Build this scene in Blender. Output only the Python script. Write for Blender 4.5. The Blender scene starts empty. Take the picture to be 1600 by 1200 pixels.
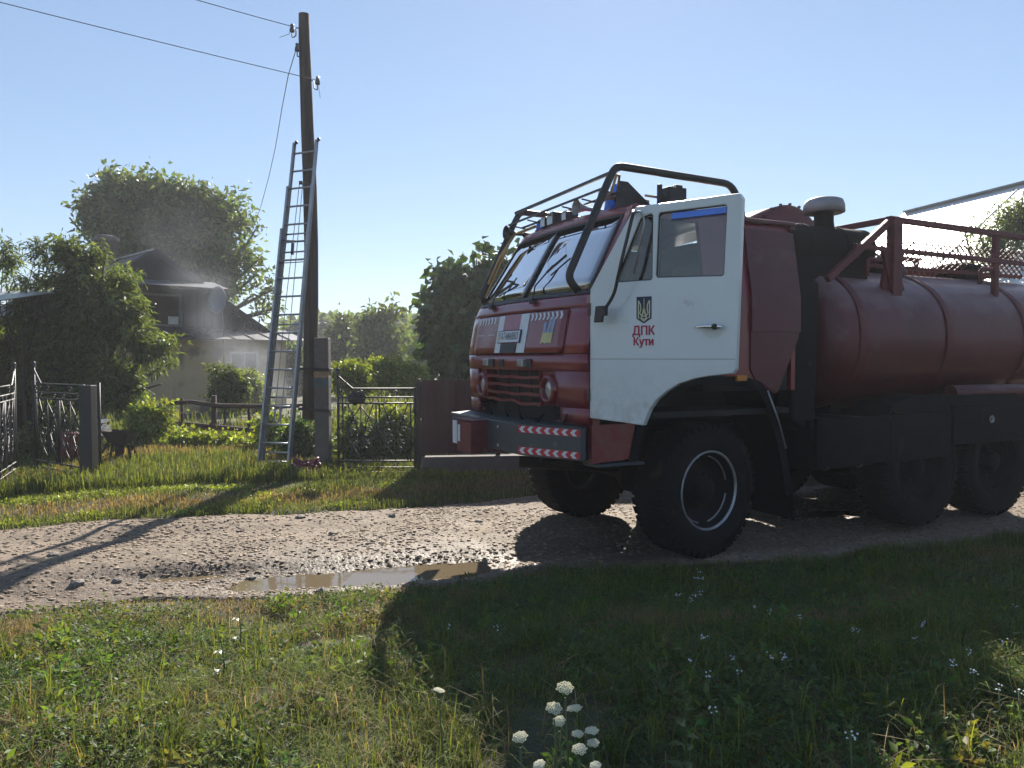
import bpy, bmesh, math, random
import numpy as np
from mathutils import Vector, Matrix, noise as mnoise

R = math.radians
PI = math.pi
sc = bpy.context.scene
C = sc.collection
random.seed(7)
rng = np.random.default_rng(7)

# ------------------------------------------------------------------ camera, light, exposure
CAM_H = 1.8
cam_d = bpy.data.cameras.new('camera')
cam = bpy.data.objects.new('camera', cam_d); C.objects.link(cam)
cam_d.sensor_width = 36; cam_d.lens = 27.2; cam_d.clip_end = 2000; cam_d.clip_start = 0.05
cam.location = (0, 0, CAM_H)
cam.rotation_euler = (R(90 - 1.9), 0, 0)
sc.camera = cam

SUN_EL, SUN_AZ = R(31), R(7.5)            # azimuth measured from +Y towards +X
w = bpy.data.worlds.new('World'); sc.world = w; w.use_nodes = True
wn = w.node_tree.nodes; wl = w.node_tree.links
bg = wn['Background']
sky = wn.new('ShaderNodeTexSky'); sky.sky_type = 'NISHITA'; sky.sun_disc = False
sky.sun_elevation = SUN_EL; sky.sun_rotation = SUN_AZ
sky.air_density = 1.0; sky.dust_density = 0.05; sky.ozone_density = 2.0
gm = wn.new('ShaderNodeGamma'); gm.inputs[1].default_value = .62; wl.new(sky.outputs[0], gm.inputs[0])
tint = wn.new('ShaderNodeMix'); tint.data_type = 'RGBA'; tint.blend_type = 'MULTIPLY'; tint.inputs[0].default_value = 1; tint.inputs[7].default_value = (1.68, 1.86, 2.14, 1)
wl.new(gm.outputs[0], tint.inputs[6]); wl.new(tint.outputs[2], bg.inputs[0]); bg.inputs[1].default_value = 0.051
sd = bpy.data.lights.new('sun', 'SUN'); so = bpy.data.objects.new('sun', sd); C.objects.link(so)
sd.energy = 5.0; sd.angle = R(0.53); sd.color = (1, .93, .82)
sdir = Vector((math.sin(SUN_AZ) * math.cos(SUN_EL), math.cos(SUN_AZ) * math.cos(SUN_EL), math.sin(SUN_EL)))
so.rotation_euler = sdir.to_track_quat('Z', 'Y').to_euler()
sc.view_settings.view_transform = 'Standard'; sc.view_settings.look = 'None'
sc.view_settings.exposure = 1.3; sc.view_settings.gamma = 1; sc.view_settings.use_curve_mapping = False
sc.cycles.max_bounces = 8; sc.cycles.transparent_max_bounces = 16; sc.cycles.volume_bounces = 0
sc.cycles.volume_step_rate = 1.0; sc.cycles.volume_max_steps = 64
sc.cycles.caustics_reflective = False; sc.cycles.caustics_refractive = False
sc.cycles.sample_clamp_indirect = 6

# ------------------------------------------------------------------ helpers
def tag(o, label=None, cat=None, group=None, kind=None):
    if label: o['label'] = label
    if cat: o['category'] = cat
    if group: o['group'] = group
    if kind: o['kind'] = kind
    return o

def empty(name, loc=(0, 0, 0), rz=0.0):
    o = bpy.data.objects.new(name, None); C.objects.link(o); o.location = loc; o.rotation_euler = (0, 0, rz)
    o.empty_display_size = .1
    return o

def copy_tree(o, parent=None):
    c = o.copy(); C.objects.link(c)
    if parent: c.parent = parent
    for ch in list(o.children): copy_tree(ch, c)
    return c

MATS = {}
def mat(name, col, rough=.6, metal=0.0, var=.25, scale=6.0, bump=.0, bscale=40.0, col2=None, coat=0.0, spec=.5, attr=False, trans=0.0, patch=None):
    """procedural material: base colour broken by noise, optional second colour, bump, coat, leaf translucency"""
    if name in MATS: return MATS[name]
    m = bpy.data.materials.new(name); m.use_nodes = True; MATS[name] = m
    nt = m.node_tree; n = nt.nodes; l = nt.links
    b = n['Principled BSDF']; out = n['Material Output']
    b.inputs['Roughness'].default_value = rough; b.inputs['Metallic'].default_value = metal
    b.inputs['Specular IOR Level'].default_value = spec
    b.inputs['Coat Weight'].default_value = coat; b.inputs['Coat Roughness'].default_value = .12
    tc = n.new('ShaderNodeTexCoord'); nz = n.new('ShaderNodeTexNoise')
    nz.inputs['Scale'].default_value = scale; nz.inputs['Detail'].default_value = 6; nz.inputs['Roughness'].default_value = .62
    l.new(tc.outputs['Object'], nz.inputs['Vector'])
    mix = n.new('ShaderNodeMix'); mix.data_type = 'RGBA'
    c2 = col2 if col2 else tuple(c * (1 - var) for c in col)
    mix.inputs[6].default_value = (*col, 1); mix.inputs[7].default_value = (*c2, 1)
    mr = n.new('ShaderNodeMapRange'); mr.inputs[1].default_value = .38; mr.inputs[2].default_value = .62
    l.new(nz.outputs[0], mr.inputs[0]); l.new(mr.outputs[0], mix.inputs[0])
    colsock = mix.outputs[2]
    if patch:                                   # sparse patches of a third colour (dirt, rust, flaking)
        nz3 = n.new('ShaderNodeTexNoise'); nz3.inputs['Scale'].default_value = patch[1]; nz3.inputs['Detail'].default_value = 8
        l.new(tc.outputs['Object'], nz3.inputs['Vector'])
        mr3 = n.new('ShaderNodeMapRange'); mr3.inputs[1].default_value = patch[2]; mr3.inputs[2].default_value = patch[2] + .09
        l.new(nz3.outputs[0], mr3.inputs[0])
        mx = n.new('ShaderNodeMix'); mx.data_type = 'RGBA'; l.new(mr3.outputs[0], mx.inputs[0]); l.new(colsock, mx.inputs[6])
        mx.inputs[7].default_value = (*patch[0], 1); colsock = mx.outputs[2]
        ra = n.new('ShaderNodeMath'); ra.operation = 'MULTIPLY_ADD'; l.new(mr3.outputs[0], ra.inputs[0]); ra.inputs[1].default_value = .35; ra.inputs[2].default_value = rough
        l.new(ra.outputs[0], b.inputs['Roughness'])
    if attr:
        at = n.new('ShaderNodeAttribute'); at.attribute_name = 'Col'
        mu = n.new('ShaderNodeMix'); mu.data_type = 'RGBA'; mu.blend_type = 'MULTIPLY'; mu.inputs[0].default_value = 1
        l.new(colsock, mu.inputs[6]); l.new(at.outputs[0], mu.inputs[7]); colsock = mu.outputs[2]
    l.new(colsock, b.inputs['Base Color'])
    if bump:
        nb = n.new('ShaderNodeTexNoise'); nb.inputs['Scale'].default_value = bscale; nb.inputs['Detail'].default_value = 5
        l.new(tc.outputs['Object'], nb.inputs['Vector'])
        bp = n.new('ShaderNodeBump'); bp.inputs['Strength'].default_value = bump; bp.inputs['Distance'].default_value = .02
        l.new(nb.outputs[0], bp.inputs['Height']); l.new(bp.outputs[0], b.inputs['Normal'])
    if trans:
        tr = n.new('ShaderNodeBsdfTranslucent'); ms = n.new('ShaderNodeMixShader'); ms.inputs[0].default_value = trans
        tm = n.new('ShaderNodeMix'); tm.data_type = 'RGBA'; tm.blend_type = 'MULTIPLY'; tm.inputs[0].default_value = 1
        l.new(colsock, tm.inputs[6]); tm.inputs[7].default_value = (1.5, 1.35, .55, 1)
        l.new(tm.outputs[2], tr.inputs[0]); l.new(b.outputs[0], ms.inputs[1]); l.new(tr.outputs[0], ms.inputs[2]); l.new(ms.outputs[0], out.inputs[0])
    return m

def glass(name, tint=(.8, .87, .9), refl=1.0, rough=.02):
    m = bpy.data.materials.new(name); m.use_nodes = True; nt = m.node_tree; n = nt.nodes; l = nt.links
    n.remove(n['Principled BSDF']); out = n['Material Output']
    t = n.new('ShaderNodeBsdfTransparent'); t.inputs[0].default_value = (*tint, 1)
    g = n.new('ShaderNodeBsdfGlossy'); g.inputs['Roughness'].default_value = rough
    fr = n.new('ShaderNodeFresnel'); fr.inputs[0].default_value = 1.5
    ma = n.new('ShaderNodeMath'); ma.operation = 'MULTIPLY_ADD'; ma.inputs[1].default_value = refl; ma.inputs[2].default_value = .03; ma.use_clamp = True
    l.new(fr.outputs[0], ma.inputs[0])
    d = n.new('ShaderNodeBsdfDiffuse'); d.inputs[0].default_value = (.35, .36, .37, 1)
    nz = n.new('ShaderNodeTexNoise'); nz.inputs['Scale'].default_value = 3
    mr = n.new('ShaderNodeMapRange'); mr.inputs[1].default_value = .4; mr.inputs[2].default_value = .8; mr.inputs[3].default_value = .01; mr.inputs[4].default_value = .09
    l.new(nz.outputs[0], mr.inputs[0])
    m1 = n.new('ShaderNodeMixShader'); l.new(mr.outputs[0], m1.inputs[0]); l.new(t.outputs[0], m1.inputs[1]); l.new(d.outputs[0], m1.inputs[2])
    m2 = n.new('ShaderNodeMixShader'); l.new(ma.outputs[0], m2.inputs[0]); l.new(m1.outputs[0], m2.inputs[1]); l.new(g.outputs[0], m2.inputs[2])
    l.new(m2.outputs[0], out.inputs[0]); MATS[name] = m
    return m

class MB:
    """collects shapes into one mesh"""
    def __init__(s): s.v = []; s.f = []; s.s = []
    def add(s, vs, fs, smooth=False):
        k = len(s.v); s.v += [tuple(p) for p in vs]
        for f in fs: s.f.append(tuple(i + k for i in f)); s.s.append(smooth)
        return s
    def box(s, a, b):
        x0, y0, z0 = a; x1, y1, z1 = b
        x0, x1 = min(x0, x1), max(x0, x1); y0, y1 = min(y0, y1), max(y0, y1); z0, z1 = min(z0, z1), max(z0, z1)
        return s.add([(x0, y0, z0), (x1, y0, z0), (x1, y1, z0), (x0, y1, z0), (x0, y0, z1), (x1, y0, z1), (x1, y1, z1), (x0, y1, z1)],
                     [(0, 3, 2, 1), (4, 5, 6, 7), (0, 1, 5, 4), (1, 2, 6, 5), (2, 3, 7, 6), (3, 0, 4, 7)])
    def obox(s, c, ax, ay, az):
        c, ax, ay, az = map(Vector, (c, ax, ay, az)); vs = []
        for k in (-1, 1):
            for i, j in ((-1, -1), (1, -1), (1, 1), (-1, 1)): vs.append(c + ax * i + ay * j + az * k)
        return s.add(vs, [(0, 3, 2, 1), (4, 5, 6, 7), (0, 1, 5, 4), (1, 2, 6, 5), (2, 3, 7, 6), (3, 0, 4, 7)])
    def bar(s, a, b, w_, t_, up=(0, 0, 1)):
        a, b = Vector(a), Vector(b); d = (b - a); L = d.length; d.normalize(); u = Vector(up)
        sd_ = d.cross(u)
        if sd_.length < 1e-3: sd_ = d.cross(Vector((0, 1, 0)))
        sd_.normalize(); u = sd_.cross(d)
        return s.obox((a + b) / 2, d * L / 2, sd_ * w_ / 2, u * t_ / 2)
    def tube(s, pts, r, n=8, cap=True, smooth=True):
        pts = [Vector(p) for p in pts]; m = len(pts); rr = r if isinstance(r, (list, tuple)) else [r] * m
        vs = []; prev = None
        for i, p in enumerate(pts):
            d = (pts[min(i + 1, m - 1)] - pts[max(i - 1, 0)]).normalized()
            if prev is None:
                a = d.orthogonal().normalized()
            else:
                a = (prev - d * prev.dot(d))
                a = a.normalized() if a.length > 1e-5 else d.orthogonal().normalized()
            prev = a; b = d.cross(a)
            for k in range(n):
                t = 2 * PI * k / n; vs.append(p + (a * math.cos(t) + b * math.sin(t)) * rr[i])
        fs = [(i * n + k, i * n + (k + 1) % n, (i + 1) * n + (k + 1) % n, (i + 1) * n + k) for i in range(m - 1) for k in range(n)]
        s.add(vs, fs, smooth)
        if cap:
            k0 = len(s.v) - len(vs); s.f.append(tuple(k0 + k for k in reversed(range(n)))); s.s.append(False)
            s.f.append(tuple(k0 + (m - 1) * n + k for k in range(n))); s.s.append(False)
        return s
    def lathe(s, prof, o=(0, 0, 0), ax=(0, 0, 1), n=24, smooth=True):
        """prof: (radius, along)"""
        o = Vector(o); ax = Vector(ax).normalized(); a = ax.orthogonal().normalized(); b = ax.cross(a); vs = []
        for r, h in prof:
            for k in range(n):
                t = 2 * PI * k / n; vs.append(o + ax * h + (a * math.cos(t) + b * math.sin(t)) * max(r, 1e-4))
        m = len(prof)
        return s.add(vs, [(i * n + k, i * n + (k + 1) % n, (i + 1) * n + (k + 1) % n, (i + 1) * n + k) for i in range(m - 1) for k in range(n)], smooth)
    def prism(s, poly, o, u, v, n_, d0, d1):
        """polygon poly in frame (o,u,v), extruded along n_ from d0 to d1"""
        o, u, v, n_ = map(Vector, (o, u, v, n_)); m = len(poly)
        vs = [o + u * p[0] + v * p[1] + n_ * d0 for p in poly] + [o + u * p[0] + v * p[1] + n_ * d1 for p in poly]
        return s.add(vs, [tuple(reversed(range(m))), tuple(range(m, 2 * m))] + [(i, (i + 1) % m, m + (i + 1) % m, m + i) for i in range(m)])
    def ribbon(s, pts, wd, o, u, v, n_, d):
        """flat strip along 2-D polyline"""
        o, u, v, n_ = map(Vector, (o, u, v, n_)); P = [Vector((p[0], p[1])) for p in pts]; L = []; Rr = []
        for i, p in enumerate(P):
            t = (P[min(i + 1, len(P) - 1)] - P[max(i - 1, 0)]).normalized(); q = Vector((-t.y, t.x)) * wd / 2
            L.append(p + q); Rr.append(p - q)
        vs = [o + u * p.x + v * p.y + n_ * d for p in L + Rr]; m = len(P)
        return s.add(vs, [(i, m + i, m + i + 1, i + 1) for i in range(m - 1)])
    def build(s, name, m, parent=None, bevel=0.0, weld=False):
        me = bpy.data.meshes.new(name); me.from_pydata(s.v, [], s.f); me.update()
        me.polygons.foreach_set('use_smooth', s.s)
        if bevel or weld:
            bm = bmesh.new(); bm.from_mesh(me)
            if weld: bmesh.ops.remove_doubles(bm, verts=bm.verts, dist=1e-4)
            if bevel:
                es = [e for e in bm.edges if len(e.link_faces) == 2 and e.calc_face_angle(0) > R(28) and not e.smooth is None]
                bmesh.ops.bevel(bm, geom=es, offset=bevel, segments=2, profile=.5, affect='EDGES', clamp_overlap=True)
            bm.to_mesh(me); bm.free()
        me.materials.append(m)
        o = bpy.data.objects.new(name, me); C.objects.link(o)
        if parent: o.parent = parent
        return o

def curve_fill(loops, z0, z1, frame, bevel=0.0):
    """solid plate from 2-D loops (first outer, others holes), in frame=(o,u,v,n)"""
    cd = bpy.data.curves.new('outline', 'CURVE'); cd.dimensions = '2D'; cd.fill_mode = 'BOTH'
    cd.extrude = (z1 - z0) / 2; cd.bevel_depth = bevel; cd.bevel_resolution = 1; cd.offset = -bevel
    for lp in loops:
        sp = cd.splines.new('POLY'); sp.points.add(len(lp) - 1); sp.use_cyclic_u = True
        for p, q in zip(sp.points, lp): p.co = (q[0], q[1], 0, 1)
    o = bpy.data.objects.new('outline', cd); C.objects.link(o)
    dg = bpy.context.evaluated_depsgraph_get(); me = bpy.data.meshes.new_from_object(o.evaluated_get(dg))
    bpy.data.objects.remove(o)
    O, u, v, n_ = map(Vector, frame)
    mb = MB(); mb.add([O + u * p.co.x + v * p.co.y + n_ * (p.co.z + (z0 + z1) / 2) for p in me.vertices], [tuple(p.vertices) for p in me.polygons])
    bpy.data.meshes.remove(me)
    return mb

def text_mb(txt, size, frame, d=.003, bold=0.0, sx=1.0):
    cd = bpy.data.curves.new('lettering', 'FONT'); cd.body = txt; cd.size = size; cd.offset = bold; cd.align_x = 'CENTER'; cd.align_y = 'CENTER'
    o = bpy.data.objects.new('lettering', cd); C.objects.link(o)
    dg = bpy.context.evaluated_depsgraph_get(); me = bpy.data.meshes.new_from_object(o.evaluated_get(dg))
    bpy.data.objects.remove(o)
    O, u, v, n_ = map(Vector, frame)
    mb = MB(); mb.add([O + u * p.co.x * sx + v * p.co.y + n_ * d for p in me.vertices], [tuple(p.vertices) for p in me.polygons])
    bpy.data.meshes.remove(me)
    return mb

def arc(cx, cy, r, a0, a1, n=8):
    return [(cx + r * math.cos(R(a0 + (a1 - a0) * i / n)), cy + r * math.sin(R(a0 + (a1 - a0) * i / n))) for i in range(n + 1)]

def rounded(pts, r, n=4):
    """round the corners of a 3-D polyline"""
    P = [Vector(p) for p in pts]; out = [P[0]]
    for i in range(1, len(P) - 1):
        a, b, c = P[i - 1], P[i], P[i + 1]; d1 = (a - b); d2 = (c - b); k = min(r, d1.length * .45, d2.length * .45)
        p, q = b + d1.normalized() * k, b + d2.normalized() * k
        for j in range(n + 1):
            t = j / n; out.append(p * (1 - t) ** 2 + b * 2 * t * (1 - t) + q * t ** 2)
    out.append(P[-1]); return out

def np_mesh(name, V, F, m, parent=None, cols=None, smooth=False):
    """V (N,3), F list of index arrays (k,3)/(k,4); cols per-vertex RGB"""
    me = bpy.data.meshes.new(name); me.vertices.add(len(V)); me.vertices.foreach_set('co', np.ascontiguousarray(V, dtype=np.float32).ravel())
    loops = np.concatenate([f.ravel() for f in F]).astype(np.int32); tot = np.concatenate([np.full(len(f), f.shape[1], dtype=np.int32) for f in F])
    me.loops.add(len(loops)); me.loops.foreach_set('vertex_index', loops)
    me.polygons.add(len(tot)); st = np.concatenate([[0], np.cumsum(tot)[:-1]]).astype(np.int32)
    me.polygons.foreach_set('loop_start', st); me.polygons.foreach_set('loop_total', tot)
    if smooth: me.polygons.foreach_set('use_smooth', np.ones(len(tot), dtype=bool))
    me.update(calc_edges=True)
    if cols is not None:
        ca = me.color_attributes.new('Col', 'FLOAT_COLOR', 'POINT')
        c4 = np.ones((len(V), 4), dtype=np.float32); c4[:, :3] = cols; ca.data.foreach_set('color', c4.ravel())
    me.materials.append(m)
    o = bpy.data.objects.new(name, me); C.objects.link(o)
    if parent: o.parent = parent
    return o

def nz2(x, y, s, seed=0):
    """cheap smooth numpy value noise 0..1"""
    r = np.random.default_rng(seed + 101); T = r.random((64, 64))
    x = np.asarray(x) * s + 31.7; y = np.asarray(y) * s + 17.3; xi = np.floor(x).astype(int); yi = np.floor(y).astype(int); fx = x - xi; fy = y - yi
    fx = fx * fx * (3 - 2 * fx); fy = fy * fy * (3 - 2 * fy)
    g = lambda a, b: T[a % 64, b % 64]
    return (g(xi, yi) * (1 - fx) + g(xi + 1, yi) * fx) * (1 - fy) + (g(xi, yi + 1) * (1 - fx) + g(xi + 1, yi + 1) * fx) * fy

def pxw(px, py, Y):
    """photo pixel and distance -> world point (used only to lay things out at their true distance)"""
    a = (px - 800) / 1210; b = (600 - py) / 1210; P = math.atan(40 / 1210)
    r = Vector((a, math.cos(P) + b * math.sin(P), -math.sin(P) + b * math.cos(P))); t = Y / r.y
    return Vector((r.x * t, Y, CAM_H + r.z * t))

# ------------------------------------------------------------------ materials
M_red = mat('red_paint', (.20, .009, .022), .34, 0, .25, 2.5, .05, 60, coat=.5, patch=((.16, .05, .045), 7, .63))
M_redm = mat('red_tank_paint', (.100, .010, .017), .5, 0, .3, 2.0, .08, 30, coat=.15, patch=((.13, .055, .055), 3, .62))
def dust_light_top(m, col, k=.8):  # pale dust on upward faces, also painting in the tank's brighter upper side
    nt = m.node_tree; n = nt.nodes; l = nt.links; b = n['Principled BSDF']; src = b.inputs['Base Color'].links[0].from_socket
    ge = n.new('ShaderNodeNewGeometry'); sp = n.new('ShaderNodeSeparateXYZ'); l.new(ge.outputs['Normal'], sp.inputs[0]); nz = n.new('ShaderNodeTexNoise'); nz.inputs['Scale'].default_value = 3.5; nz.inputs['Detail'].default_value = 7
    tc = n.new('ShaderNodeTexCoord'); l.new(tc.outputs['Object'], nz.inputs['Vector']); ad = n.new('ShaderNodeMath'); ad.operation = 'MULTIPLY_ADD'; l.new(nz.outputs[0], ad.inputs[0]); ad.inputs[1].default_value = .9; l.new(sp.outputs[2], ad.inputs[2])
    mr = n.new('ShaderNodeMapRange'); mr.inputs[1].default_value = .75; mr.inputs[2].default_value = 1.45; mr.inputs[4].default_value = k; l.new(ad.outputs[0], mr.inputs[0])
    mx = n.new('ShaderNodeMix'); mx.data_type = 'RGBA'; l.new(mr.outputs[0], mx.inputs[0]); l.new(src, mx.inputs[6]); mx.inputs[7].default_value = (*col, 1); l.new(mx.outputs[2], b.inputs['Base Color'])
def mud_low(m, za, zb, col, k=.7):
    nt = m.node_tree; n = nt.nodes; l = nt.links; b = n['Principled BSDF']; src = b.inputs['Base Color'].links[0].from_socket; tc = n.new('ShaderNodeTexCoord'); sp = n.new('ShaderNodeSeparateXYZ'); l.new(tc.outputs['Object'], sp.inputs[0])
    mr = n.new('ShaderNodeMapRange'); mr.inputs[1].default_value = zb; mr.inputs[2].default_value = za; l.new(sp.outputs[2], mr.inputs[0]); nz = n.new('ShaderNodeTexNoise'); nz.inputs['Scale'].default_value = 9; nz.inputs['Detail'].default_value = 8; nz.inputs['Roughness'].default_value = .7; l.new(tc.outputs['Object'], nz.inputs['Vector'])
    m2 = n.new('ShaderNodeMapRange'); m2.inputs[1].default_value = .42; m2.inputs[2].default_value = .68; m2.inputs[4].default_value = k; l.new(nz.outputs[0], m2.inputs[0]); mu = n.new('ShaderNodeMath'); mu.operation = 'MULTIPLY'; l.new(mr.outputs[0], mu.inputs[0]); l.new(m2.outputs[0], mu.inputs[1])
    mx = n.new('ShaderNodeMix'); mx.data_type = 'RGBA'; l.new(mu.outputs[0], mx.inputs[0]); l.new(src, mx.inputs[6]); mx.inputs[7].default_value = (*col, 1); l.new(mx.outputs[2], b.inputs['Base Color'])
dust_light_top(M_redm, (.24, .16, .155)); mud_low(M_redm, 1.2, 1.8, (.09, .065, .05), .6)
M_redd = mat('rusty_red_frame', (.13, .018, .022), .6, 0, .3, 5, .15, 60, patch=((.14, .07, .05), 9, .6))
M_white = mat('white_door_paint', (.66, .70, .71), .32, 0, .06, 2, .02, 30, coat=.4, patch=((.45, .44, .40), 4, .66))
mud_low(M_white, 1.25, 1.75, (.30, .26, .21), .55); mud_low(M_red, 1.0, 1.6, (.15, .10, .08), .6)
M_stripe = mat('white_reflective', (.62, .66, .70), .4, 0, .1, 20)
M_pink = mat('faded_pink_paint', (.36, .13, .18), .4, 0, .15, 9)
M_sred = mat('reflective_red', (.5, .02, .03), .4, 0, .1, 20)
M_black = mat('black_paint', (.012, .013, .015), .5, 0, .3, 5, .1, 50)
M_dirty = mat('dusty_black', (.009, .009, .011), .85, 0, .3, 5, .2, 40, patch=((.022, .020, .019), 5, .62), spec=.2)
M_rubber = mat('tyre_rubber', (.010, .010, .011), .9, 0, .3, 6, .2, 60, patch=((.03, .027, .024), 4, .6), spec=.2)
M_bump = mat('bumper_grey_paint', (.045, .055, .065), .45, 0, .2, 6, .05, 60, patch=((.12, .11, .1), 12, .64))
M_chrome = mat('chrome', (.75, .76, .78), .15, 1, .05, 10)
M_ring = mat('worn_steel', (.42, .44, .47), .35, .7, .3, 8)
M_silver = mat('aluminium', (.33, .35, .38), .42, .75, .2, 9, .05, 40)
M_galv = mat('weathered_zinc', (.35, .34, .34), .5, .4, .25, 4, .1, 12)
M_wood = mat('weathered_pole_wood', (.085, .066, .054), .9, 0, .55, 4, .9, 14)
def stretch(m, v):
    nt = m.node_tree; tc = [q for q in nt.nodes if q.type == 'TEX_COORD'][0]; mp = nt.nodes.new('ShaderNodeMapping'); mp.inputs['Scale'].default_value = v
    for lk in list(tc.outputs['Object'].links): to = lk.to_socket; nt.links.remove(lk); nt.links.new(mp.outputs[0], to)
    nt.links.new(tc.outputs['Object'], mp.inputs[0])
stretch(M_wood, (3.5, 3.5, .18))
M_conc = mat('concrete', (.12, .105, .095), .9, 0, .25, 5, .4, 60, patch=((.12, .11, .10), 6, .58))
M_iron = mat('black_wrought_iron', (.02, .018, .02), .55, 0, .3, 12, .1, 50)
M_orange = mat('orange_lens', (.6, .22, .03), .3, 0, .1, 20)
M_lens = mat('lamp_lens', (.42, .44, .43), .12, .3, .2, 40, coat=.8)
M_dark = mat('dark_interior', (.015, .016, .018), .8, 0, .3, 4)
M_grey = mat('grey_cab_lining', (.16, .165, .17), .8, 0, .2, 3)
M_blue = mat('blue_plastic', (.02, .20, .95), .25, 0, .1, 10, coat=.6)
M_navy = mat('navy_print', (.012, .02, .07), .5, 0, .1, 10)
M_yel = mat('yellow_print', (.52, .49, .22), .5, 0, .15, 10)
M_skyb = mat('faded_blue_print', (.27, .35, .50), .5, 0, .2, 10)
M_gold = mat('pale_gold_print', (.70, .68, .42), .5, 0, .1, 10)
M_crim = mat('crimson_print', (.42, .015, .06), .5, 0, .1, 10)
M_text = mat('black_lettering', (.02, .02, .03), .5, 0, .1, 10)
M_hose = mat('yellow_hose', (.5, .32, .12), .6, 0, .2, 10)
M_fence = mat('maroon_sheet_metal', (.045, .009, .012), .6, .1, .25, 2, .05, 20)
M_bark = mat('bark', (.085, .065, .05), .9, 0, .35, 5, .6, 25)
M_char = mat('charred_boards', (.020, .019, .020), .9, 0, .4, 3, .4, 15)
M_plast = mat('beige_plaster', (.50, .385, .225), .9, 0, .2, 1.2, .15, 20, patch=((.16, .13, .10), 1.3, .56))
M_roofm = mat('grey_roof_metal', (.30, .285, .275), .38, .5, .3, 1.6, .15, 12, patch=((.10, .085, .075), 1.8, .57))
M_roofd = mat('sooty_roof_metal', (.045, .043, .045), .6, .3, .4, 1.5, .2, 12)
M_bright = mat('bright_roof_sheet', (.78, .78, .78), .34, .5, .1, 1, .02, 8)
M_glassw = glass('windscreen_glass', (.86, .9, .92), 7.5)
M_glass = glass('side_window_glass', (.70, .73, .74), .9)

# ------------------------------------------------------------------ terrain
def y_near(x): return 6.30 + .27 * x + .10 * np.sin(x * 1.7 + .4) + .06 * np.sin(x * 4.1)
def y_far(x): return 9.98 + .34 * x + .12 * np.sin(x * 1.3 + 1) + .05 * np.sin(x * 5.3)
def sstep(t): t = np.clip(t, 0, 1); return t * t * (3 - 2 * t)
def terrain(x, y):
    """ground height away from the road surface itself"""
    x = np.asarray(x, dtype=float); y = np.asarray(y, dtype=float)
    g = y_near(x) - y
    h = sstep((g - .1) / 3.6) * .34
    h = h + sstep((y - y_far(x)) / 1.5) * .05
    h = h + (nz2(x, y, 1.1, 3) - .5) * .08 * sstep(np.abs(g) / 1.2) * np.where(g > 0, 1, .5)
    on = sstep((y - y_near(x)) / .35 + .2) * sstep((y_far(x) - y) / .35 + .2)
    return h - .16 * on
PUD = [(-1.75, 6.30, 1.05, .50, .30), (3.75, 9.1, .75, .30, 0.25), (-.75, 6.62, .7, .35, .2), (-2.9, 6.5, .7, .14, .2)]
def road_h(x, y):
    x = np.asarray(x, dtype=float); y = np.asarray(y, dtype=float)
    yn, yf = y_near(x), y_far(x); t = (y - yn) / (yf - yn)
    h = .012 * np.sin(t * PI) + (nz2(x, y, .8, 5) - .5) * .05 + (nz2(x, y, 2.6, 6) - .5) * .028 + (nz2(x, y, 9, 7) - .5) * .012 + (nz2(x, y, 22, 8) - .5) * .007
    h = h - .05 * np.exp(-((t - .19) / .09) ** 2) - .035 * np.exp(-((t - .70) / .09) ** 2)
    for cx, cy, rx, ry, sl in PUD:
        d = ((x - cx) / rx) ** 2 + ((y - cy - sl * (x - cx)) / ry) ** 2
        h = h - .055 * np.exp(-d * 1.0)
    e = np.minimum(t, 1 - t)
    return h - .10 * (1 - sstep(e / .05))

def axis(a, b, core, fine, coarse_n):
    lo = core[0] - np.geomspace(fine, core[0] - a, coarse_n)[::-1]; hi = core[1] + np.geomspace(fine, b - core[1], coarse_n)
    return np.concatenate([lo, np.arange(core[0], core[1] + 1e-6, fine), hi])
def grid_mesh(name, xs, ys, hf, m, kind='structure'):
    X, Y = np.meshgrid(xs, ys); Z = hf(X, Y); V = np.stack([X, Y, Z], -1).reshape(-1, 3); nx = len(xs)
    i, j = np.meshgrid(np.arange(nx - 1), np.arange(len(ys) - 1)); a = (j * nx + i).ravel()
    o = np_mesh(name, V, [np.stack([a, a + 1, a + nx + 1, a + nx], -1)], m, smooth=True)
    tag(o, kind=kind); return o

M_soil = mat('soil', (.040, .048, .018), .95, 0, .4, 2.5, .5, 30, col2=(.055, .045, .025), patch=((.095, .075, .045), 1.5, .60))
xs = axis(-600, 600, (-9, 9), .12, 22); ys = axis(-300, 900, (0, 20), .12, 22)
tag(grid_mesh('ground', xs, ys, terrain, M_soil), 'grassy soil on both sides of the gravel road')

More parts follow.
